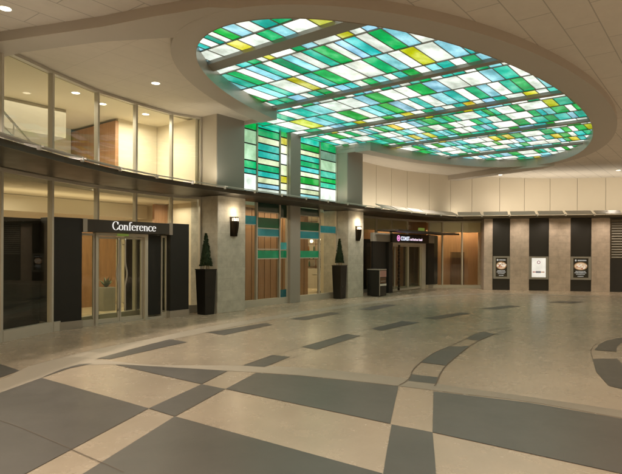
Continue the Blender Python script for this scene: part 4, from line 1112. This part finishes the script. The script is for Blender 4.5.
for (px, py, lab) in ((80,207,'lobby downlight left of the conference sign'),(125,213.5,'lobby downlight above the conference sign'),(163,215,'lobby downlight right of the conference sign')):
    down(PZ(px, py, 3.02), 3.02, lab, 40, 150, (1,.89,.70))

def area(p, z, power, sx, sy, color=(1,.86,.64), down_=True):
    return light('AREA', 'room lamp', Vector((p.x, p.y, z)), power, color, sx, (0 if down_ else PI, 0, TH), None, sy)
area(W(5, 13), 5.2, 70, 5, 1.6, (1,.89,.70)); area(W(8.6, 12.4), 5.2, 30, 1.0, .8, (1,.89,.70)); 
area(W(4, 12.6), 2.95, 40, 4, 1.2); area(W(8, 13.2), 2.6, 55, 2.2, 1.4); area(W(7.5, 16), 2.55, 40, 3, 1.2); area(W(9.4, 12.2), 2.9, 9, .4, .8)
pass; area(W(13.5, 11.9), 3.05, 30, 3.5, .4, (1,.78,.48)); area(Vector((.3,22.8,0)), 3.0, 70, 1.6, 3.0, (1,.80,.50))
area(Vector((3.6,25.6,0)), 3.0, 16, .8, .8)
light('AREA', 'uplight', W(6.5, 14.2, 3.6), 14, (1,.89,.70), 4, (PI, 0, TH), None, 1)
light('AREA', 'uplight', W(6.5, 12.6, 2.45), 10, (1,.80,.48), 4, (PI, 0, TH), None, .4)
for x in (5.6, 6.55, 7.6, 8.3): light('SPOT', 'wall washer', (x, 26.25, 3.05), 55, (1,.76,.46), .04, None, 100, None, .5, (x, 26.7, 1.4))
# canopy uplights washing the cream panels and the column heads
for i, (a, b) in enumerate(segs):
    c = (a+b)/2; t = (b-a).normalized(); q = Vector((t.y, -t.x, 0)); s_, n_ = SN(c)
    if s_ > 16.5 and c.x > 1.5:
        base_ = c-q*.9
        k_ = 2.3 if c.x > 9 else (1.5 if c.x > 6.4 else .9); base_ = c-q*k_
        light('AREA', 'canopy uplight', base_+Vector((0,0,3.40)), 13 if c.x > 9 else 7, (1,.88,.70), 1.05, None, None, .08, .8, base_-q*.7+Vector((0,0,4.4)))
    if s_ > 16.5 and c.x > 5.5:
        light('SPOT', 'canopy fill', c+q*.05+Vector((0,0,3.12)), 34, (1,.80,.60), .05, None, 150, None, .95, c-q*.35+Vector((0,0,1.0)))  # unseen spots without fixtures, brighten the piers and paving
for a, b in segs:
    c = (a+b)/2; t = (b-a).normalized(); q = Vector((t.y, -t.x, 0)); s_, n_ = SN(c)
    if 2 < s_ and c.x < 5.5 and c.y > 2: light('SPOT', 'canopy fill', c-q*.2+Vector((0,0,3.12)), 34 if s_ > 16 else 18, (1,.86,.68), .06, (0,0,0), 150, None, .9)  # added fill, no fixtures under the canopy; brightens the paving
light('SPOT', 'column uplight', W(9.2, 10.4, 3.45), 30, (1,.89,.70), .05, None, 120, None, .8, W(9.9, 10.9, 4.8))
light('SPOT', 'column uplight', W(15.4, 10.4, 3.45), 14, (1,.89,.70), .05, None, 120, None, .8, W(16.1, 10.9, 4.8))

# ------------------------------------------------------------------ world, sun, camera, view
w = bpy.data.worlds.new('World'); S.world = w; w.use_nodes = True
nt = w.node_tree; bg = nt.nodes['Background']; sky = nt.nodes.new('ShaderNodeTexSky'); sky.sky_type = 'NISHITA'; sky.sun_disc = False
sky.sun_elevation = math.radians(10); sky.sun_rotation = math.radians(200)
nt.links.new(sky.outputs[0], bg.inputs[0]); bg.inputs[1].default_value = .07
sun = bpy.data.lights.new('sun', 'SUN'); sun.energy = .02; sun.angle = math.radians(12); sun.color = (1,.85,.7)
so_ = bpy.data.objects.new('sun', sun); col.objects.link(so_); so_.rotation_euler = (math.radians(88.5), 0, math.radians(-20))
cam = bpy.data.cameras.new('camera'); co = bpy.data.objects.new('camera', cam); col.objects.link(co); S.camera = co
co.location = (0, 0, EYE); co.rotation_euler = (PI/2, math.radians(-.25), 0)
cam.sensor_width = 36; cam.lens = 36*F/622; cam.shift_y = 15/622; cam.clip_end = 600; cam.clip_start = .05
S.render.resolution_x = 1024; S.render.resolution_y = 780
S.view_settings.view_transform = 'Standard'; S.view_settings.look = 'None'; S.view_settings.exposure = .14; S.view_settings.gamma = 1
